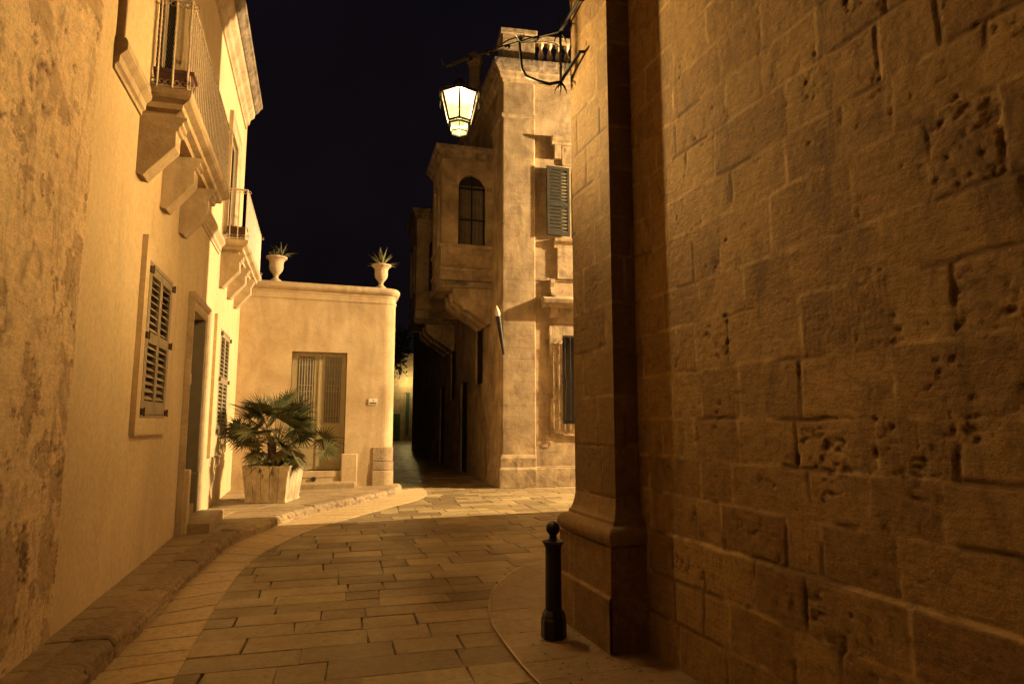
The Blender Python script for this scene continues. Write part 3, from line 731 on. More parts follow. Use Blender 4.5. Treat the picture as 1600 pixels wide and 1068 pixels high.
# door
dd=MB();d0=-.16
a0,a1,z0,z1=dh;mid=(a0+a1)/2
do=MB();do.box(FH,a0,a1,-.29,-.2,z0,z1);do=do.build('door',M['doordark'],sh)
def leaf(x0,x1):
    f=MB();d,t=-.20,.05
    gx0,gx1=x0+.13,x1-.11;gz0,gz1=z0+1.08,z1-.10
    f.box(FH,x0,gx0,d,d+t,z0+.02,z1);f.box(FH,gx1,x1,d,d+t,z0+.02,z1);f.box(FH,gx0,gx1,d,d+t,gz1,z1);f.box(FH,gx0,gx1,d,d+t,z0+.02,gz0)
    o=f.build('door_leaf',M['door'],do,bevel=.006)
    p=MB();p.box(FH,gx0-.03,gx1+.03,d+t,d+t+.008,z0+.14,gz0-.10);p.box(FH,gx0+.02,gx1-.02,d+t+.008,d+t+.016,z0+.20,gz0-.16);p.build('door_panel',M['door'],do,bevel=.006)
    g_=MB();n=6;dg=d+t+.006
    for k in range(n):
        a=gx0+.03+(gx1-gx0-.06)*k/(n-1);g_.tube([FH(a,dg,gz0),FH(a,dg,gz1)],.007,5)
    for zz in (gz0+.02,gz0+.20,gz0+.72,gz0+.86,gz1-.20,gz1-.02): g_.tube([FH(gx0,dg,zz),FH(gx1,dg,zz)],.006,4)
    for zz,rr in ((gz0+.11,.042),(gz0+.79,.05),(gz1-.11,.045)):
        for k in range(n-1):
            a=gx0+.03+(gx1-gx0-.06)*(k+.5)/(n-1)
            g_.tube([FH(a+rr*.8*math.cos(R(q)),dg,zz+rr*1.3*math.sin(R(q))) for q in range(0,361,36)],.006,4)
    g_.build('door_grille',M['door'],do)
leaf(a0+.01,mid-.003);leaf(mid+.003,a1-.01)
b=MB();b.box(FH,mid-.02,mid+.02,-.15,-.135,z0+.02,z1);b.build('cover_strip',M['door'],do,bevel=.005)
b=MB();b.box(FH,a0-.05,a1+.03,-.28,.012,.36,.503);b.build('door_sill',M['trim'],sh,bevel=.01)
b=MB();b.box(FH,.75,2.66,0,.42,.12,.27);b.build('door_step',M['walk'],sh,bevel=.03)
b=MB();b.box(FH,2.36,2.72,-.01,.05,.14,.88);b.build('jamb_block',M['house'],sh,bevel=.02)
b=MB();b.tube([FH(1.77,.0,.33),FH(1.77,.03,.33)],.055,10);b.build('drain_hole',M['dark'],sh)
b=MB()
for zz,h,o in ((.12,.36,.035),(.485,.2,.03),(.69,.33,.02)):
    prof=[];P2=[(XR-.50-1.25,15.3)]+pts[:9];P2=[(p[0],p[1]) for p in P2]
    q=sweep(P2,[(-.02,zz),(o-.006,zz),(o,zz+.02),(o,zz+h-.02),(o-.006,zz+h),(-.02,zz+h)],rnd.random());b.add(q.v,q.f)
b.build('corner_stone',M['kerb'],sh,bevel=.012)
b=MB();b.box(FH,2.94,3.14,-.005,.02,2.0,2.14);pl=b.build('wall_plaque',M['plaque'],sh,bevel=.004)
b=MB();b.tube([FH(3.05,.0195,2.105),FH(3.05,.023,2.105)],.014,8)
for k in range(6): b.box(FH,2.965+k*.028,2.985+k*.028,.02,.023,2.02+.006*(k%2),2.06-.005*(k%3==1))
b.build('plaque_lettering',M['ink'],pl)
# urns with agave
def urn(loc,label):
    t=thing('stone_urn',label,'urn',loc,'stone urns on the parapet')
    pr=[(.13,0),(.13,.045),(.115,.06),(.075,.085),(.05,.13),(.055,.155),(.075,.165),(.06,.18),(.10,.22),(.145,.29),(.16,.36),(.155,.44),(.165,.50),(.20,.545),(.235,.565),(.235,.60),(.20,.605),(.17,.56),(.10,.54)]
    MB().lathe(loc,pr,28).build('urn_body',M['urn'],t,smooth=True);return t
u1=urn((-.47,15.47,4.79),'stone urn with sprawling low succulent near the cream house');u2=urn((1.93,15.47,4.79),'stone urn with upright spiky agave above the rounded corner')
def spiky(root,base,n,L,up,droop,w=.022,seed=1,cat=None):
    rr=random.Random(seed);m=MB()
    for k in range(n):
        az=k*2.4+rr.uniform(-.3,.3);el=R(rr.uniform(*up));l=L*rr.uniform(.6,1.1);P=[];dv=Vector((math.cos(az)*math.cos(el),math.sin(az)*math.cos(el),math.sin(el)))
        sd=Vector((-math.sin(az),math.cos(az),0));p=Vector(base)+dv*.02;vs=[];K=5;bl=rr.random()
        for j in range(K+1):
            t=j/K;ww=w*(1-t**1.6)*(.8+.5*math.sin(t*3));vs+=[p-sd*ww+Vector((0,0,ww*.5)),p-Vector((0,0,ww*.3)),p+sd*ww+Vector((0,0,ww*.5))]
            dv=(dv+Vector((0,0,-droop*t))).normalized();p=p+dv*l/K
        fs=[]
        for j in range(K):
            for q in (0,1): fs.append((j*3+q,j*3+q+1,j*3+q+4,j*3+q+3))
        m.add(vs,fs,bl)
    return m
spiky(u2,(1.93,15.47,5.36),38,.46,(8,88),.12,seed=3).build('agave',M['aloe'],u2)
m=spiky(u1,(-.49,15.47,5.34),34,.26,(15,80),.25,.014,seed=5);q=spiky(u1,(-.37,15.44,5.38),34,.38,(0,75),.3,.015,seed=8);m.add(q.v,q.f);m.a=m.a;m.build('succulent',M['aloe'],u1)

# ================================================================== PALM AND PLANTER
PX,PY=-.27,13.0
pt=thing('palm_planter','tapered square planter of ribbed stained stone in front of the low house','planter',(PX,PY,.15))
ph=R(-20)
def PF(a,d,z): return Vector((PX+a*math.cos(ph)-d*math.sin(ph),PY+a*math.sin(ph)+d*math.cos(ph),.15+z))
ph=R(-20)
m=MB();hw0,hw1,hh=.36,.43,.66
for side in range(4):
    cs,sn=[(1,0),(0,1),(-1,0),(0,-1)][side]
    n=5
    for k in range(n):
        t0,t1=-1+2*k/n,-1+2*(k+1)/n;g_=.003
        def Q(t,h,z): 
            a,d=t*h,-h
            return PF(a*cs-d*sn,a*sn+d*cs,z)
        bl=rnd.random()
        zj=rnd.uniform(-.006,.006)
        vs=[Q(t0+g_/hw0,hw0,.03),Q(t1-g_/hw0,hw0,.03),Q(t1-g_/hw1,hw1,hh+zj),Q(t0+g_/hw1,hw1,hh+zj)]
        def Qi(t,h,z):
            a,d=t*h*.97,-(h-.03);return PF(a*cs-d*sn,a*sn+d*cs,z)
        vs+=[Qi(t0,hw0,.03),Qi(t1,hw0,.03),Qi(t1,hw1,hh+zj),Qi(t0,hw1,hh+zj)]
        m.add(vs,[(0,1,2,3),(7,6,5,4),(3,2,6,7),(0,3,7,4),(1,5,6,2),(0,4,5,1)],bl)
m.build('planter_side',M['potstone'],pt,bevel=.007)
m=MB();m.box(PF,-.375,.375,-.375,.375,0,.035);m.build('planter_foot',M['potstone'],pt,bevel=.006)
m=MB();m.box(PF,-.36,.36,-.36,.36,.3,.60);m.box(PF,-.33,.33,-.33,.33,.02,.3);m.build('soil',M['soil'],pt)
pm=thing('fan_palm','dwarf fan palm with spiky dark green fronds growing in the square planter','palm',(PX,PY,.69))
rp=random.Random(21)
m=MB()
for (dx,dy,h,lean) in ((-.02,0,.66,(-.05,0)),(.12,.05,.50,(.12,.02)),(-.13,-.05,.30,(-.1,-.06))):
    P=[Vector((PX+dx+lean[0]*t,PY+dy+lean[1]*t,.66+h*t)) for t in [0,.2,.4,.6,.8,1]];m.tube(P,[.085,.08,.085,.075,.08,.05],9)
    for q in range(60):
        t=rp.random();c=P[0].lerp(P[-1],t);az=rp.uniform(0,6.28);v=Vector((math.cos(az),math.sin(az),rp.uniform(.3,1.2))).normalized()*.06;c=c+Vector((math.cos(az),math.sin(az),0))*.07
        sd=Vector((-math.sin(az),math.cos(az),0))*.018;m.add([c-sd,c+sd,c+v],[(0,1,2)])
m.build('trunk',M['fibre'],pm)
def frond(base,az,el,Ls,Rf,spread=150,n=26,bl=.3,tiltf=0.):
    base=Vector(base);h=Vector((math.cos(az),math.sin(az),0));st=MB();lf=MB()
    dv=(h*math.cos(el)+Vector((0,0,math.sin(el)))).normalized();P=[base];d=dv.copy()
    for k in range(5):
        P.append(P[-1]+d*Ls/5);d=(d+Vector((0,0,-.06))).normalized()
    st.tube(P,[.009,.008,.007,.006,.006,.005],4,rp.random())
    side=d.cross(Vector((0,0,1))).normalized();up=side.cross(d).normalized();
    # tilt fan plane
    tl=R(rp.uniform(5,45));ax=(d*math.cos(tl)-up*math.sin(tl)).normalized();nrm=side.cross(ax).normalized()
    ro=R(rp.uniform(-60,60));side,nrm=(side*math.cos(ro)+nrm*math.sin(ro)).normalized(),(nrm*math.cos(ro)-side*math.sin(ro)).normalized()
    for k in range(n):
        th=R(-spread+2*spread*k/(n-1))+rp.uniform(-.04,.04)
        dr_=(ax*math.cos(th)+side*math.sin(th)+nrm*(.18-.12*abs(math.cos(th)))).normalized()
        L=Rf*(.72+.28*math.cos(th*.55))*rp.uniform(.72,1.12);wv=dr_.cross(nrm).normalized()
        vs=[];p=P[-1].copy();dd=dr_.copy();K=5
        for j in range(K+1):
            t=j/K;ww=.0132*math.sin(math.pi*min(1,.12+t*.95))**.6 if t<1 else .001
            ww=max(ww,.001);vs+=[p-wv*ww,p+nrm*(-.35*ww),p+wv*ww]
            dd=(dd+Vector((0,0,-.10*t*(1+tiltf)-.12*t*(rp.random()<.2)))).normalized();p=p+dd*L/K
        fs=[]
        for j in range(K):
            for q in (0,1): fs.append((j*3+q,j*3+q+1,j*3+q+4,j*3+q+3))
        lf.add(vs,fs,min(1,max(0,bl+rp.uniform(-.2,.25))))
    return st,lf
specs=[]
# crown: tall upright fans, spreading side fans, drooping low fans
for k in range(22): specs.append((k*2.4+rp.uniform(-.3,.3),R(rp.uniform(46,86)),rp.uniform(.55,.92),rp.uniform(.40,.50),.52,rp.uniform(.0,.35)))
for k in range(20): specs.append((k*.32+rp.uniform(-.15,.15),R(rp.uniform(14,46)),rp.uniform(.40,.72),rp.uniform(.36,.46),.46,rp.uniform(.05,.5)))
for k in range(30): specs.append((k*.23+rp.uniform(-.2,.2),R(rp.uniform(-22,48)),rp.uniform(.14,.40),rp.uniform(.24,.36),rp.uniform(.05,.26),rp.uniform(.1,.9)))
specs.append((math.pi*.98,R(34),.74,.50,.50,.1));specs.append((R(-5),R(16),.92,.42,.45,.2));specs.append((R(-20),R(4),1.0,.36,.42,.5));specs.append((R(20),R(26),.85,.42,.45,.3));specs.append((R(-60),R(-4),.8,.34,.40,.6))
for (az,el,Ls,Rf,zo,bl) in specs:
    z=.72+zo*(.95);b0=(PX+.07*math.cos(az),PY+.07*math.sin(az),z)
    st,lf=frond(b0,az,el,Ls*.9,Rf*.95,rp.uniform(95,150),rp.randint(26,34),bl,0 if zo>.4 else 1)
    fo=lf.build('frond',M['palm'],pm);st.build('stalk',M['stalk'],fo)

# ================================================================== BOLLARD
BX,BY=1.91,4.62
bo=thing('bollard','black fluted iron bollard with ball finial beside the stone plinth','bollard',(BX,BY,.015))
def fl(k,z): return 1-.035*(k%2)
MB().lathe((BX,BY,.015),[(.093,0),(.096,.01),(.096,.13),(.088,.15),(.088,.165),(.078,.185),(.07,.20)],8,ph=R(22.5)).build('base',M['bollard'],bo,bevel=.004)
MB().lathe((BX,BY,.015),[(.064,.195),(.062,.22),(.060,.62),(.060,.655)],32,flute=fl).build('shaft',M['bollard'],bo)
MB().lathe((BX,BY,.015),[(.060,.65),(.068,.66),(.070,.672),(.082,.685),(.084,.695),(.070,.700),(.040,.705),(.030,.715),(.028,.735),(.034,.742)],24).build('collar',M['bollard'],bo,smooth=True)
MB().lathe((BX,BY,.015+.788),[(.003,-.054)]+[(.054*math.sin(R(q)),-.054*math.cos(R(q))) for q in range(15,180,15)]+[(.003,.054)],24).build('ball',M['bollard'],bo,smooth=True)
# scattered leaves and grit by the bollard
m=MB()
for k in range(60):
    x,y=rnd.uniform(1.62,2.2),rnd.uniform(3.4,4.9)
    if math.hypot(x-BX,y-BY)<.1: continue
    s=rnd.uniform(.006,.02);a=rnd.random()*6;z=.024
    m.add([(x+s*math.cos(a),y+s*math.sin(a),z),(x+s*.4*math.cos(a+2),y+s*.4*math.sin(a+2),z+.004),(x-s*math.cos(a),y-s*math.sin(a),z+.002),(x+s*.4*math.cos(a-2),y+s*.4*math.sin(a-2),z+.005)],[(0,1,2,3)])
o=m.build('leaf_litter',M['terracotta'],kind='stuff')

# ================================================================== LANTERN
LX,LY,LZ=1.49,6.00,4.50
br=thing('lantern_bracket','black wrought iron bracket arm fixed to the stone corner, carrying the lit lantern','bracket',(2.25,4.95,4.7))
K1=(2.19,5.03,5.15);K2=(2.19,5.03,4.66)
MB().tube([(2.30,4.62,5.22),(2.21,4.66,5.22),K1],[.016,.016,.016],6).build('upper_stay',M['black_iron'],br)
MB().tube([(2.30,4.63,4.74),(2.21,4.66,4.74),K2],[.016,.016,.016],6).build('lower_stay',M['black_iron'],br)
tip=(1.40,6.07,5.25)
MB().tube([K1,(1.97,5.31,5.19),(1.78,5.57,5.22),(1.58,5.84,5.25),tip,(1.37,6.10,5.25),(1.35,6.12,5.28),(1.325,6.14,5.34)],[.013,.014,.016,.016,.017,.013,.011,.004],8).build('arm',M['black_iron'],br,smooth=True)
MB().tube([K2,(2.11,5.10,4.66),(2.03,5.16,4.70),(1.95,5.28,4.80),(1.92,5.32,4.90),(1.91,5.36,5.18)],[.013,.015,.016,.016,.014,.012],8).build('brace',M['black_iron'],br,smooth=True)
m=MB();m.tube([(K2[0],K2[1],K2[2]-.10),(K2[0],K2[1],K2[2]),(K1[0],K1[1],K1[2]),(K1[0],K1[1],K1[2]+.16)],[.003,.013,.013,.003],6)
for kx in (K1,K2):
    for q in range(5): 
        a=q*1.3;m.tube([kx,(kx[0]+.05*math.cos(a),kx[1]+.05*math.sin(a),kx[2]-.07),(kx[0]+.06*math.cos(a),kx[1]+.06*math.sin(a),kx[2]-.11)],[.009,.006,.002],5)
m.build('corner_rod',M['black_iron'],br)
m=MB()
for q in range(7):
    a=q*.9;c=(1.91,5.36,5.20);m.tube([c,(c[0]+.03*math.cos(a),c[1]+.03*math.sin(a),c[2]+.03),(c[0]+.06*math.cos(a),c[1]+.06*math.sin(a),c[2]+.045)],[.009,.007,.002],5)
m.build('iron_leaf',M['black_iron'],br)
for t in (.2,.45,.62,.8):
    m=MB();p=Vector(K1).lerp(Vector(tip),t);m.tube([p-Vector((.012,-.016,-.0)),p+Vector((.012,-.016,0))],.021,8);m.build('arm_collar',M['black_iron'],br)
m=MB();m.tube([(1.78,5.55,5.24),(1.84,5.47,5.26),(1.93,5.35,5.245),(2.0,5.27,5.20)],.006,5)
m.build('iron_tendril',M['black_iron'],br)
MB().tube([(1.93,5.36,5.18),(2.08,5.18,5.12),(2.16,5.06,5.04),(2.225,4.97,4.9),(2.21,4.99,4.74)],.004,4).build('cable',M['black_iron'],br)
ln_=thing('street_lantern','lit hexagonal iron and glass lantern hanging from the bracket over the lane','lantern',(LX,LY,LZ))
view=math.atan2(-LY,-LX);  # a corner faces the lane
def hexp(r,z,k): a=view+k*math.pi/3;return Vector((LX+r*math.cos(a),LY+r*math.sin(a),LZ+z))
rt,rb_,zt,zb=.195,.122,.39,.105
for k in range(6):
    i=.93
    MB().quad(hexp(rb_*i,zb,k),hexp(rb_*i,zb,k+1),hexp(rt*i,zt,k+1),hexp(rt*i,zt,k)).build('glass_pane',M['lampglass'],ln_)
MB().add if 0 else None
m=MB();m.add([hexp(.088,.01,k) for k in range(6)]+[hexp(.103,.075,k) for k in range(6)],[tuple(range(6))]+[(k,(k+1)%6,6+(k+1)%6,6+k) for k in range(6)]);m.build('lower_glass',M['lampglass'],ln_)
MB().lathe((LX,LY,LZ+.10),[(.02,-.010),(.05,-.004),(.05,.004),(.02,.014)],16).build('downlight_blocker',M['black_iron'],ln_)  # added disc under the bulb, blocks its light from the road below
m=MB()
for k in range(6):
    m.tube([hexp(rb_,zb,k),hexp(rt,zt,k)],.0125,4);m.tube([hexp(rb_,zb,k),hexp(rb_,zb,k+1)],.013,4);m.tube([hexp(.108,.083,k),hexp(.108,.083,k+1)],.011,4);m.tube([hexp(rt,zt,k),hexp(rt,zt,k+1)],.013,4)
    m.tube([hexp(.10,.078,k),hexp(.088,.0,k)],.005,4);m.tube([hexp(.088,.0,k),hexp(.088,.0,k+1)],.006,4)
m.build('frame',M['black_iron'],ln_)
m=MB();m.lathe((LX,LY,LZ),[(.21,.395),(.215,.41),(.18,.43),(.09,.475),(.07,.49),(.07,.54),(.04,.56),(.015,.58),(.012,.62)],6,ph=view);m.build('roof',M['black_iron'],ln_,bevel=.003)
for k in range(6):
    m=MB();c=hexp(.205,.40,k);o_=(c-Vector((LX,LY,c.z))).normalized()
    m.tube([c,c+o_*.022+Vector((0,0,-.02)),c+o_*.025+Vector((0,0,-.08)),c+o_*.006+Vector((0,0,-.11))],[.010,.010,.007,.002],5)
    m.tube([c,c+o_*.015+Vector((0,0,.03)),c+o_*.0+Vector((0,0,.06))],[.008,.006,.002],5)
    m.build('ornament',M['black_iron'],ln_)
m=MB();m.tube([(LX,LY,LZ+.60),(LX-.03,LY+.02,LZ+.68),tip],.006,5);m.build('hanger',M['black_iron'],ln_)
def plight(name,loc,power,col,rad,parent):
    l=bpy.data.lights.new(name,'POINT');l.energy=power;l.color=col;l.shadow_soft_size=rad
    o=bpy.data.objects.new(name,l);C.objects.link(o)
    rl=rootloc(parent);o.location=(loc[0]-rl[0],loc[1]-rl[1],loc[2]-rl[2]);o.parent=parent;return o
SOD=(1.,.615,.215)
plight('lamp_bulb',(LX,LY,LZ+.245),174,SOD,.05,ln_)

# ================================================================== BACK PALAZZO
pz=thing('old_palazzo','tall weathered palazzo on the alley corner with roof balustrade and projecting stone bays','building',(5.5,15.3,0))
BF=Frame(4.95,15.19,1.81,-.29);CF=Frame(4.95,15.19,.068,.998,flip=-1)   # south face; west face
# note: CF normal points west
w=MB();wallholes(w,BF,.80,9,0,11,[(1.85,2.9,6.4,8.3),(1.56,2.9,1.55,3.80)],-.10,.35)
w.quad(BF(9,-.1,0),BF(9,-9,0),BF(9,-9,11),BF(9,-.1,11))
wallholes(w,CF,1.25,20.5,0,11,[(2.3,3.3,2.7,4.7),(4.6,5.7,0,2.9),(6.8,7.8,2.4,4.4),(9.2,10.3,0,3.0),(2.6,3.5,6.4,8.4)],0,.05)
w.quad(CF(20.5,0,0),CF(20.5,-8,0),CF(20.5,-8,11),CF(20.5,0,11))
w.add([BF(.2,-.3,10.98),BF(9,-.3,10.98),BF(9,-20,10.98),CF(20.5,-.3,10.98)],[(0,1,2,3)])
w.build('wall',M['palazzo'],pz)
for h in ((2.3,3.3,2.7,4.7),(4.6,5.7,0,2.9),(6.8,7.8,2.4,4.4),(9.2,10.3,0,3.0),(2.6,3.5,6.4,8.4)): MB().box(CF,h[0]-.02,h[1]+.02,-.4,-.055,h[2],h[3]).build('dark_opening',M['dark'],pz)
MB().box(BF,1.8,2.95,-.6,-.455,6.38,8.32).build('dark_opening',M['dark'],pz);MB().box(BF,1.5,2.95,-.6,-.455,1.5,3.85).build('dark_opening',M['dark'],pz)
# corner pilaster
b=MB();b.box(BF,0,.85,-1.22,0.,.5,10.7);po=b.build('corner_pilaster',M['palazzo'],pz,bevel=.02)
b=MB();b.box(CF,.004,1.26,-.8,.012,.5,10.7);b.build('west_pilaster',M['palazzo'],pz,bevel=.015)
def ring(prof,mat,name,a1=.85,bev=.008):
    A=BF(a1,0,0);B=BF(0,0,0);D=CF(1.26,0,0)
    s=sweep([(D.x,D.y),(B.x,B.y),(A.x,A.y)],prof);return s.build(name,mat,pz,bevel=bev)
ring([(-.05,0),(.09,0),(.09,.44),(.06,.50),(-.05,.50)],M['weather'] if 0 else M['palazzotrim'],'plinth')
ring([(-.05,.5),(.055,.50),(.06,.72),(.02,.80),(-.05,.80)],M['palazzotrim'],'base_moulding')
ring([(-.05,9.55),(.02,9.55),(.05,9.60),(.05,9.66),(-.05,9.66)],M['palazzotrim'],'necking')
b=MB();b.box(BF,.86,9,-.15,-.02,0,.46);b.box(BF,.86,9,-.15,-.06,.46,.5);b.build('wall_plinth',M['palazzotrim'],pz,bevel=.015)
A=BF(9,-.02,0);B=BF(0,0,0);D=CF(20.5,0,0);cpath=[(D.x,D.y),(B.x,B.y),(A.x,A.y)]
sweep(cpath,[(-.3,10.55),(.02,10.55),(.04,10.62),(.10,10.66),(.12,10.76),(.16,10.80),(-.3,10.80)]).build('architrave',M['palazzotrim'],pz,bevel=.008)
sweep(cpath,[(-.3,10.802),(.18,10.802),(.22,10.86),(.28,10.90),(.30,11.0),(.30,11.06),(-.3,11.12)]).build('cornice',M['weather'],pz,bevel=.012)
b=MB();b.box(BF,-.02,.86,-.75,.03,11.08,11.90);b.box(BF,-.08,.92,-.80,.09,11.90,12.04);b.build('parapet_pedestal',M['palazzotrim'],pz,bevel=.015)
b=MB();b.box(BF,.92,9,-.30,.02,11.80,11.95);b.box(BF,.86,9,-.28,.0,11.08,11.20);bal=b.build('balustrade',M['palazzotrim'],pz,bevel=.012)
bp=[(.075,0),(.075,.05),(.045,.07),(.05,.11),(.085,.20),(.08,.27),(.045,.38),(.035,.45),(.05,.50),(.075,.54),(.075,.60)]
for k in range(8):
    c=BF(1.06+k*.24,-.14,11.2);MB().lathe(tuple(c),bp,12).build('baluster',M['urn'],bal,smooth=True)
b=MB();b.box(CF,.6,20.5,-.3,-.02,11.08,11.45);b.build('west_parapet',M['palazzotrim'],pz,bevel=.01)
# upper window: hood, open louvred shutter, sill
b=MB()
b.prism(BF,[(-.11,8.90),(.02,8.90),(.05,8.96),(.14,9.0),(.16,9.08),(.02,9.14),(-.11,9.16)],1.30,3.4);b.box(BF,1.38,1.56,-.11,.02,8.52,8.90);b.box(BF,1.60,3.3,-.11,-.05,8.36,8.90);b.build('window_hood',M['palazzotrim'],pz,bevel=.01)
b=MB();b.prism(BF,[(-.11,6.10),(-.04,6.10),(-.02,6.20),(.06,6.26),(.08,6.34),(-.11,6.36)],1.36,3.3);b.box(BF,1.44,3.2,-.11,-.03,5.28,6.10);b.build('window_apron',M['palazzotrim'],pz,bevel=.01)
p0=BF(1.80,-.06,0);dv=(BF.d*-1*math.cos(R(9))+BF.n*math.sin(R(9)))
SF=Frame(p0.x,p0.y,-dv.x,-dv.y);SF.o=p0+dv*.66;SF.n=Vector((dv.y,-dv.x,0))*(-1)
if SF.n.y>0: SF.n=-SF.n
so=louvre(SF,0,.64,0,6.42,8.28,'open_shutter',M['gshutter'],pz,7.25,.07,.045,.085,fh=.5);so['label']='grey green louvred shutter standing open'
# lower window: hood on brackets, surround, bulging iron grille
b=MB();b.prism(BF,[(-.11,4.50),(.10,4.50),(.13,4.56),(.24,4.60),(.26,4.70),(.05,4.80),(-.11,4.82)],1.02,3.6)
b.prism(BF,[(-.11,4.24),(.02,4.24),(.06,4.34),(.09,4.50),(-.11,4.50)],1.22,1.42);b.box(BF,1.30,3.4,-.11,-.02,4.10,4.50);b.build('lower_hood',M['palazzotrim'],pz,bevel=.01)
b=MB();b.prism(BF,[(-.11,4.80),(.14,4.80),(.12,4.86),(.03,4.94),(.0,5.05),(.04,5.16),(.02,5.26),(-.11,5.26)],1.24,1.36);b.box(BF,.87,3.6,-.11,-.07,5.22,5.30);b.build('scroll_bracket',M['palazzotrim'],pz,bevel=.008)
b=MB()
for x0,x1,y0,y1 in ((1.30,1.56,1.30,4.10),(1.22,1.30,3.0,4.05),(1.24,1.30,1.25,2.2),(1.56,3.2,1.25,1.55),(1.56,3.2,3.8,4.10)): b.box(BF,x0,x1,-.11,-.045,y0,y1)
b.build('lower_surround',M['palazzotrim'],pz,bevel=.008)
gr=MB()
for k in range(8):
    a=1.60+k*.14;gr.tube([BF(a,.0,1.58),BF(a,.03,1.60),BF(a,.03,3.74),BF(a,.0,3.78)],.013,5)
for z in (1.62,2.05,2.62,3.3,3.74):
    dd_=.04;gr.tube([BF(1.58,dd_,z),BF(2.64,dd_,z)],.014,4)
for z in (1.7,2.62,2.75,3.72):
    for k in range(3): gr.tube([BF(1.62+.12*math.cos(R(q))+k*.22,.07+.02*k,z+.07*math.sin(R(q))) for q in range(0,361,45)],.009,4)
gr.build('window_grille',M['black_iron'],pz)
# projecting stone bay (gallarija)
def bay(t0,dx,L,zb,zt,arch=True,name='stone_bay',mt=None):
    mt=mt or M['palazzotrim']
    s0,s1=t0,t0+L
    m=MB()
    # south face with arched opening (frame S: a = depth out from wall)
    aw0,aw1=dx*.13+.02,dx*.13+.80 if dx>1.2 else dx*.8
    aw0,aw1=.20,.96
    az0,az1=zb+1.15,zb+2.75
    def SFp(a,d,z): return CF(s0-d,a,z)
    ws=[0,aw0,aw1,dx]
    m.quad(SFp(0,0,zb),SFp(dx,0,zb),SFp(dx,0,az0),SFp(0,0,az0))
    m.quad(SFp(0,0,az0),SFp(aw0,0,az0),SFp(aw0,0,zt),SFp(0,0,zt));m.quad(SFp(aw1,0,az0),SFp(dx,0,az0),SFp(dx,0,zt),SFp(aw1,0,zt))
    rr=(aw1-aw0)/2;cx=(aw0+aw1)/2;n=10;arc=[(cx-rr*math.cos(math.pi*k/n),az1+rr*math.sin(math.pi*k/n)) for k in range(n+1)]
    for k in range(n):
        a,b_=arc[k],arc[k+1];m.quad(SFp(a[0],0,a[1]),SFp(b_[0],0,b_[1]),SFp(b_[0],0,zt),SFp(a[0],0,zt));m.quad(SFp(a[0],0,a[1]),SFp(b_[0],0,b_[1]),SFp(b_[0],-.18,b_[1]),SFp(a[0],-.18,a[1]))
    m.quad(SFp(aw0,0,az0),SFp(aw0,-.18,az0),SFp(aw0,-.18,az1),SFp(aw0,0,az1));m.quad(SFp(aw1,0,az0),SFp(aw1,-.18,az0),SFp(aw1,-.18,az1),SFp(aw1,0,az1));m.quad(SFp(aw0,0,az0),SFp(aw1,0,az0),SFp(aw1,-.18,az0),SFp(aw0,-.18,az0))
    # west face with two openings
    WFc=Frame(0,0,1,0);
    def WFp(a,d,z): return CF(a,dx+d,z)
    wallholes(m,WFp,s0,s1,zb,zt,[(s0+.28,s0+.28+(L-.8)/2,az0,az1+.3),(s1-.25-(L-.8)/2,s1-.25,az0,az1+.3)],0,.18)
    m.quad(CF(s1,0,zb),CF(s1,dx,zb),CF(s1,dx,zt),CF(s1,0,zt));m.quad(CF(s0,0,zt),CF(s1,0,zt),CF(s1,dx,zt),CF(s0,dx,zt));m.quad(CF(s0,0,zb),CF(s1,0,zb),CF(s1,dx,zb),CF(s0,dx,zb))
    o=m.build(name,M['palazzo'],pz)
    # glazing/curtain
    g_=MB()
    g_.quad(SFp(aw0-.02,-.17,az0-.02),SFp(aw1+.02,-.17,az0-.02),SFp(aw1+.02,-.17,az1+rr+.02),SFp(aw0-.02,-.17,az1+rr+.02));g_.quad(WFp(s0+.2,-.17,az0),WFp(s1-.2,-.17,az0),WFp(s1-.2,-.17,zt-.1),WFp(s0+.2,-.17,zt-.1))
    g_.build('bay_glazing',M['dark'],o)
    c_=MB();nn=14
    for k in range(nn):
        a=aw0+.03+(aw1-aw0-.06)*k/nn;bb=a+(aw1-aw0-.06)/nn;dz_=.155 if k%2 else .15
        c_.quad(SFp(a,-.155+.012*(k%2),az0+.05),SFp(bb,-.155+.012*((k+1)%2),az0+.05),SFp(bb,-.155+.012*((k+1)%2),az1+.1),SFp(a,-.155+.012*(k%2),az1+.1))
    c_.build('bay_curtain',M['curtain'],o)
    f=MB()
    for a in (aw0+.03,cx,aw1-.03): f.box(SFp,a-.018,a+.018,-.14,-.10,az0,az1+(rr if a==cx else .1))
    f.box(SFp,aw0,aw1,-.14,-.10,az1-.02,az1+.03);f.box(SFp,aw0,aw1,-.14,-.10,az0+.7,az0+.74);f.build('bay_window_frame',M['black_iron'],o)
    # mouldings round the bay
    P=[CF(s1,0,0),CF(s1,dx,0),CF(s0,dx,0),CF(s0,0,0)];path=[(p.x,p.y) for p in P]
    sweep(path,[(-.02,zt-.22),(.03,zt-.22),(.05,zt-.14),(.10,zt-.10),(.12,zt-.02),(.18,zt+.02),(.20,zt+.12),(-.02,zt+.2)]).build('bay_cornice',M['weather'],o,bevel=.01)
    sweep(path,[(-.02,az0-.10),(.03,az0-.10),(.05,az0-.03),(-.02,az0-.01)]).build('bay_sill',mt,o)
    for a_ in ((aw0-.16,aw0-.02),(aw1+.02,aw1+.16)):
        q=MB();q.box(SFp,a_[0],a_[1],0,.035,az1-.08,az1+.04);q.build('impost',mt,o,bevel=.008)
    sweep(path,[(-.02,zb-.05),(.02,zb-.05),(.06,zb+.02),(.07,zb+.10),(.03,zb+.14),(-.02,zb+.16)]).build('bay_base_moulding',M['weather'],o,bevel=.008)
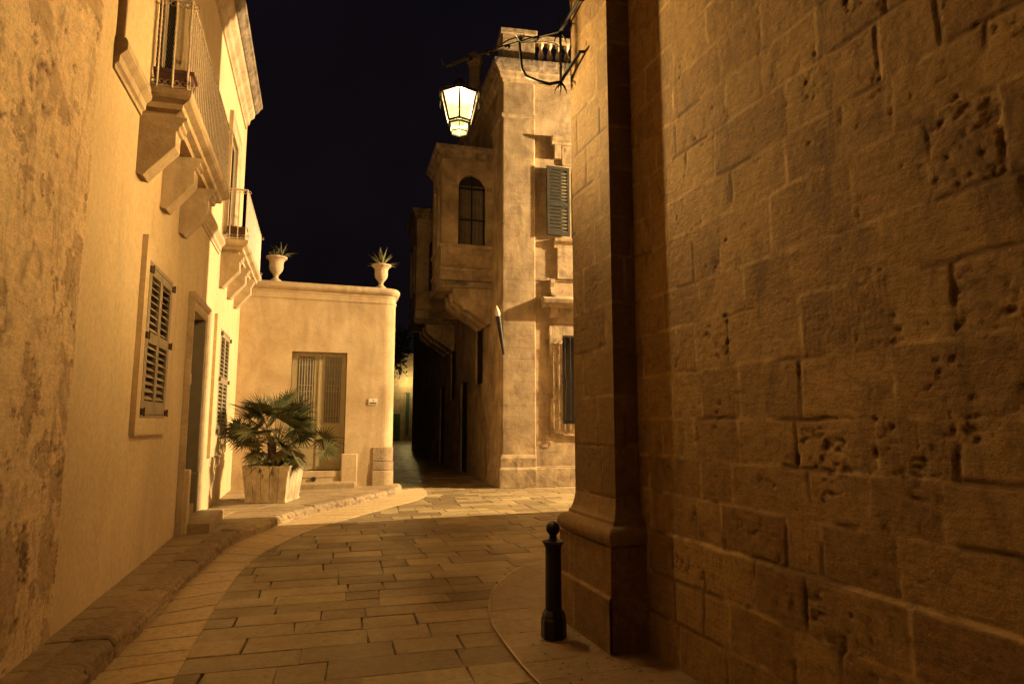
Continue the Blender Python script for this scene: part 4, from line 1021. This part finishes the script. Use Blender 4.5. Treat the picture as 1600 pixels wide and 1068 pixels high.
    sweep(path,[(-.02,zb+.42),(.02,zb+.42),(.04,zb+.48),(-.02,zb+.52)]).build('bay_string',mt,o)
    # corbels under the bay
    for cpos in (s0+.02,s0+L*.5-.15,s1-.34):
        prof=[(0,zb-.98),(.10,zb-1.0),(.16,zb-.93),(.62,zb-.62),(.74,zb-.60),(.80,zb-.50),(.92,zb-.42),(1.02,zb-.34),(1.04,zb-.05),(0,zb-.05)]
        k=dx/1.4;prof=[(d*k,z) for d,z in prof]
        q=MB();n=len(prof);q.add([CF(cpos,d,z) for d,z in prof]+[CF(cpos+.32,d,z) for d,z in prof],[tuple(range(n)),tuple(range(2*n-1,n-1,-1))]+[(i,n+i,n+(i+1)%n,(i+1)%n) for i in range(n)]);q.build('bay_corbel',mt,o,bevel=.012)
    return o
o=bay(1.12,1.42,1.75,5.22,8.95);o['label']='near stone bay with arched window over the alley mouth'
o=bay(7.0,1.42,2.2,5.1,9.1);o['label']='far stone bay deeper in the alley'
# chimney
b=MB();c=(5.35,19.4,11.0);b.lathe(c,[(.21,0),(.21,2.30),(.23,2.33),(.23,2.40),(.285,2.48),(.285,2.68),(.25,2.76),(.17,2.79)],8,ph=R(22.5));b.build('chimney',M['palazzotrim'],pz,bevel=.012)
# torch shaped lamp on the corner
wt=thing('wall_torch','black tapered torch shaped wall light with white flame glass leaning off the palazzo corner','wall light',tuple(BF(-.02,.08,3.25)))
A=BF(0.02,.06,3.27);Bp=BF(-.14,.16,4.22)
MB().tube([A,A.lerp(Bp,.3),A.lerp(Bp,.9),Bp],[.025,.042,.066,.07],10).build('torch_body',M['black_iron'],wt,smooth=True)
ax=(Bp-A).normalized()
MB().tube([Bp,Bp+ax*.05,Bp+ax*.12,Bp+ax*.2,Bp+ax*.27],[.045,.068,.062,.035,.006],10).build('torch_flame',M['flame'],wt,smooth=True)
MB().tube([BF(.03,-.02,3.95),A.lerp(Bp,.7)],.010,5).build('torch_arm',M['black_iron'],wt)
MB().tube([BF(.03,-.02,3.32),A.lerp(Bp,.06)],.010,5).build('torch_foot',M['black_iron'],wt)

# ================================================================== EAST SIDE (street lamp round the corner lights the little square)
eh=thing('corner_house','plain limestone house round the corner to the east with a street lantern on it','building',(9,8,0))
b=MB();b.box(WORLD,8.0,10.5,4.9,11.03,0,9);b.box(WORLD,10.5,26,4.9,10.3,0,9);b.build('wall',M['palazzo'],eh)
kl=thing('street_lantern','lit iron wall lantern on the corner house along the east street','lantern',(16,11.22,8.0))
KX,KY,KZ=16.0,11.22,8.4
MB().tube([(KX,10.25,8.8),(KX,10.8,8.95),(KX,KY,8.92)],.02,6).build('arm',M['black_iron'],kl)
m=MB();m.lathe((KX,KY,KZ),[(.2,.18),(.2,.2),(.1,.3),(.02,.42),(.015,.52)],6);m.build('roof',M['black_iron'],kl)
m=MB()
for k in range(6):
    a=k*math.pi/3;m.tube([(KX+.12*math.cos(a),KY+.12*math.sin(a),KZ-.2),(KX+.19*math.cos(a),KY+.19*math.sin(a),KZ+.18)],.008,4)
m.build('frame',M['black_iron'],kl)
m=MB();m.lathe((KX,KY,KZ),[(.11,-.2),(.18,.17)],6);m.build('glass_pane',M['lampglass'],kl)
plight('lamp_bulb',(KX,KY,KZ),9900,(1.,.71,.345),.06,kl)

# ================================================================== ALLEY END
aw=thing('garden_wall','tall yellow lit stone garden wall closing the far end of the alley','wall',(9,55,0))
b=MB();b.box(WORLD,3,16,55,55.6,0,7.5);b.build('wall',M['alley'],aw)
b=MB()
for zz in np.arange(.5,7.3,.5): b.box(WORLD,3.02,15.9,54.985,54.998,zz,zz+.03)
b.build('course_line',M['weather'],aw)
gg=thing('green_gate','small green panelled gate in the garden wall at the far end of the alley','gate',(8.0,54.9,0))
b=MB();b.box(WORLD,7.45,8.75,54.86,54.96,.05,2.3);b.build('gate_frame',M['greendoor'],gg,bevel=.01)
b=MB()
for i in range(3):
    for j in range(4): b.box(WORLD,7.55+i*.38,7.87+i*.38,54.83,54.857,.2+j*.52,.62+j*.52)
b.build('gate_panel',M['greendoor'],gg,bevel=.01)
gd=thing('tall_green_door','narrow dark green door beyond the gate at the alley end','door',(9.35,54.9,0))
b=MB();b.box(WORLD,9.2,9.5,54.88,54.97,.5,4.1);b.build('door_leaf',M['greendoor'],gd,bevel=.01)
b=MB();b.box(WORLD,9.12,9.19,54.86,54.98,.4,4.2);b.box(WORLD,9.51,9.58,54.86,54.98,.4,4.2);b.build('door_frame',M['palazzotrim'],gd)
fl_=thing('wall_lantern','small far lantern on a scrolled bracket glowing yellow at the alley end','lantern',(9.2,54.6,5.6))
m=MB();m.tube([(9.3,55,6.2),(8.6,54.4,6.2)],.03,5);m.tube([(9.3,55,5.5),(8.9,54.6,5.8),(8.7,54.5,6.2)],.025,5);m.build('bracket',M['black_iron'],fl_)
m=MB();m.lathe((8.6,54.4,5.55),[(.10,0),(.17,.4),(.2,.42),(.05,.58)],6);m.build('lamp_housing',M['black_iron'],fl_)
plight('lamp_bulb',(9.25,53.9,5.0),48,(1.,.74,.26),.08,fl_)
# vine over the garden wall on the left of the alley
vg=thing('alley_wall','old wall carrying the vine on the left side of the alley','wall',(3.6,38,0))
b=MB();b.add([(3.35,29.6,0),(3.6,29.6,0),(6.1,52,0),(5.85,52,0),(3.35,29.6,6),(3.6,29.6,6),(6.1,52,6),(5.85,52,6)],[(0,1,2,3),(4,5,6,7),(0,1,5,4),(1,2,6,5),(2,3,7,6),(3,0,4,7)]);b.build('wall_face',M['alley'],vg)
vn=thing('climbing_vine','dark green vine hanging over the alley wall above the far yellow glow','plant',(4.0,31,4.5))
m=MB();rv=random.Random(4)
for k in range(2600):
    t=rv.random()**.7;yy=30.5+rv.gauss(0,.6);xx=3.5+rv.random()*1.75*(1-.35*rv.random());top=6.5-.25*(xx-3.5);zz=top-rv.random()*(1.2+1.3*(1-(xx-3.5)/1.75))-.35*abs(rv.gauss(0,1))
    c=Vector((xx,yy,zz));v=Vector((rv.gauss(0,1),rv.gauss(0,1),rv.gauss(0,1))).normalized();u=v.cross(Vector((rv.random(),rv.random(),rv.random()))).normalized();s=rv.uniform(.05,.11)
    m.add([c-v*s,c+u*s*.6,c+v*s,c-u*s*.6],[(0,1,2,3)],rv.random())
m.build('foliage',M['vine'],vn)
m=MB()
for k in range(14):
    y0=30.5+rv.gauss(0,.4);m.tube([(3.5,y0,4.0),(3.8,y0+.1,5.6),(4.4,y0,6.1),(4.9,y0-.1,5.2)],[.03,.025,.015,.006],5)
m.build('stem',M['fibre'],vn)
# alley far building right, small glint door
# ================================================================== WORLD + CAMERA
wd=bpy.data.worlds.new('World');sc.world=wd;wd.use_nodes=True
nt=wd.node_tree;bg=nt.nodes['Background']
tc=nt.nodes.new('ShaderNodeTexCoord');nz=N(nt,'ShaderNodeTexNoise',Scale=2.2,Detail=4.);nt.links.new(tc.outputs['Generated'],nz.inputs['Vector'])
sx=nt.nodes.new('ShaderNodeSeparateXYZ');nt.links.new(tc.outputs['Generated'],sx.inputs[0])
c1=ramp(nt,sx.outputs['Z'],[(0.,(.0012,.0008,.0010)),(.6,(.0008,.00058,.0009))])
c2=ramp(nt,nz.outputs[0],[(.35,g(.75)),(.7,g(1.35))])
nt.links.new(mixc(nt,1.,c1,c2,'MULTIPLY'),bg.inputs[0]);bg.inputs[1].default_value=1.
cam=bpy.data.cameras.new('Camera');co=bpy.data.objects.new('Camera',cam);C.objects.link(co);sc.camera=co
f=1000.;p=math.atan(125/f);a=math.atan(345/(f/math.cos(p)))
cam.sensor_width=36;cam.lens=36*f/1600;cam.clip_end=500;cam.clip_start=.05
co.location=(0,0,H);co.rotation_euler=(R(90)+p,0,-a)
sc.view_settings.view_transform='Standard';sc.view_settings.look='None';sc.view_settings.exposure=2.25;sc.view_settings.gamma=1
sc.cycles.max_bounces=6;sc.cycles.sample_clamp_indirect=4
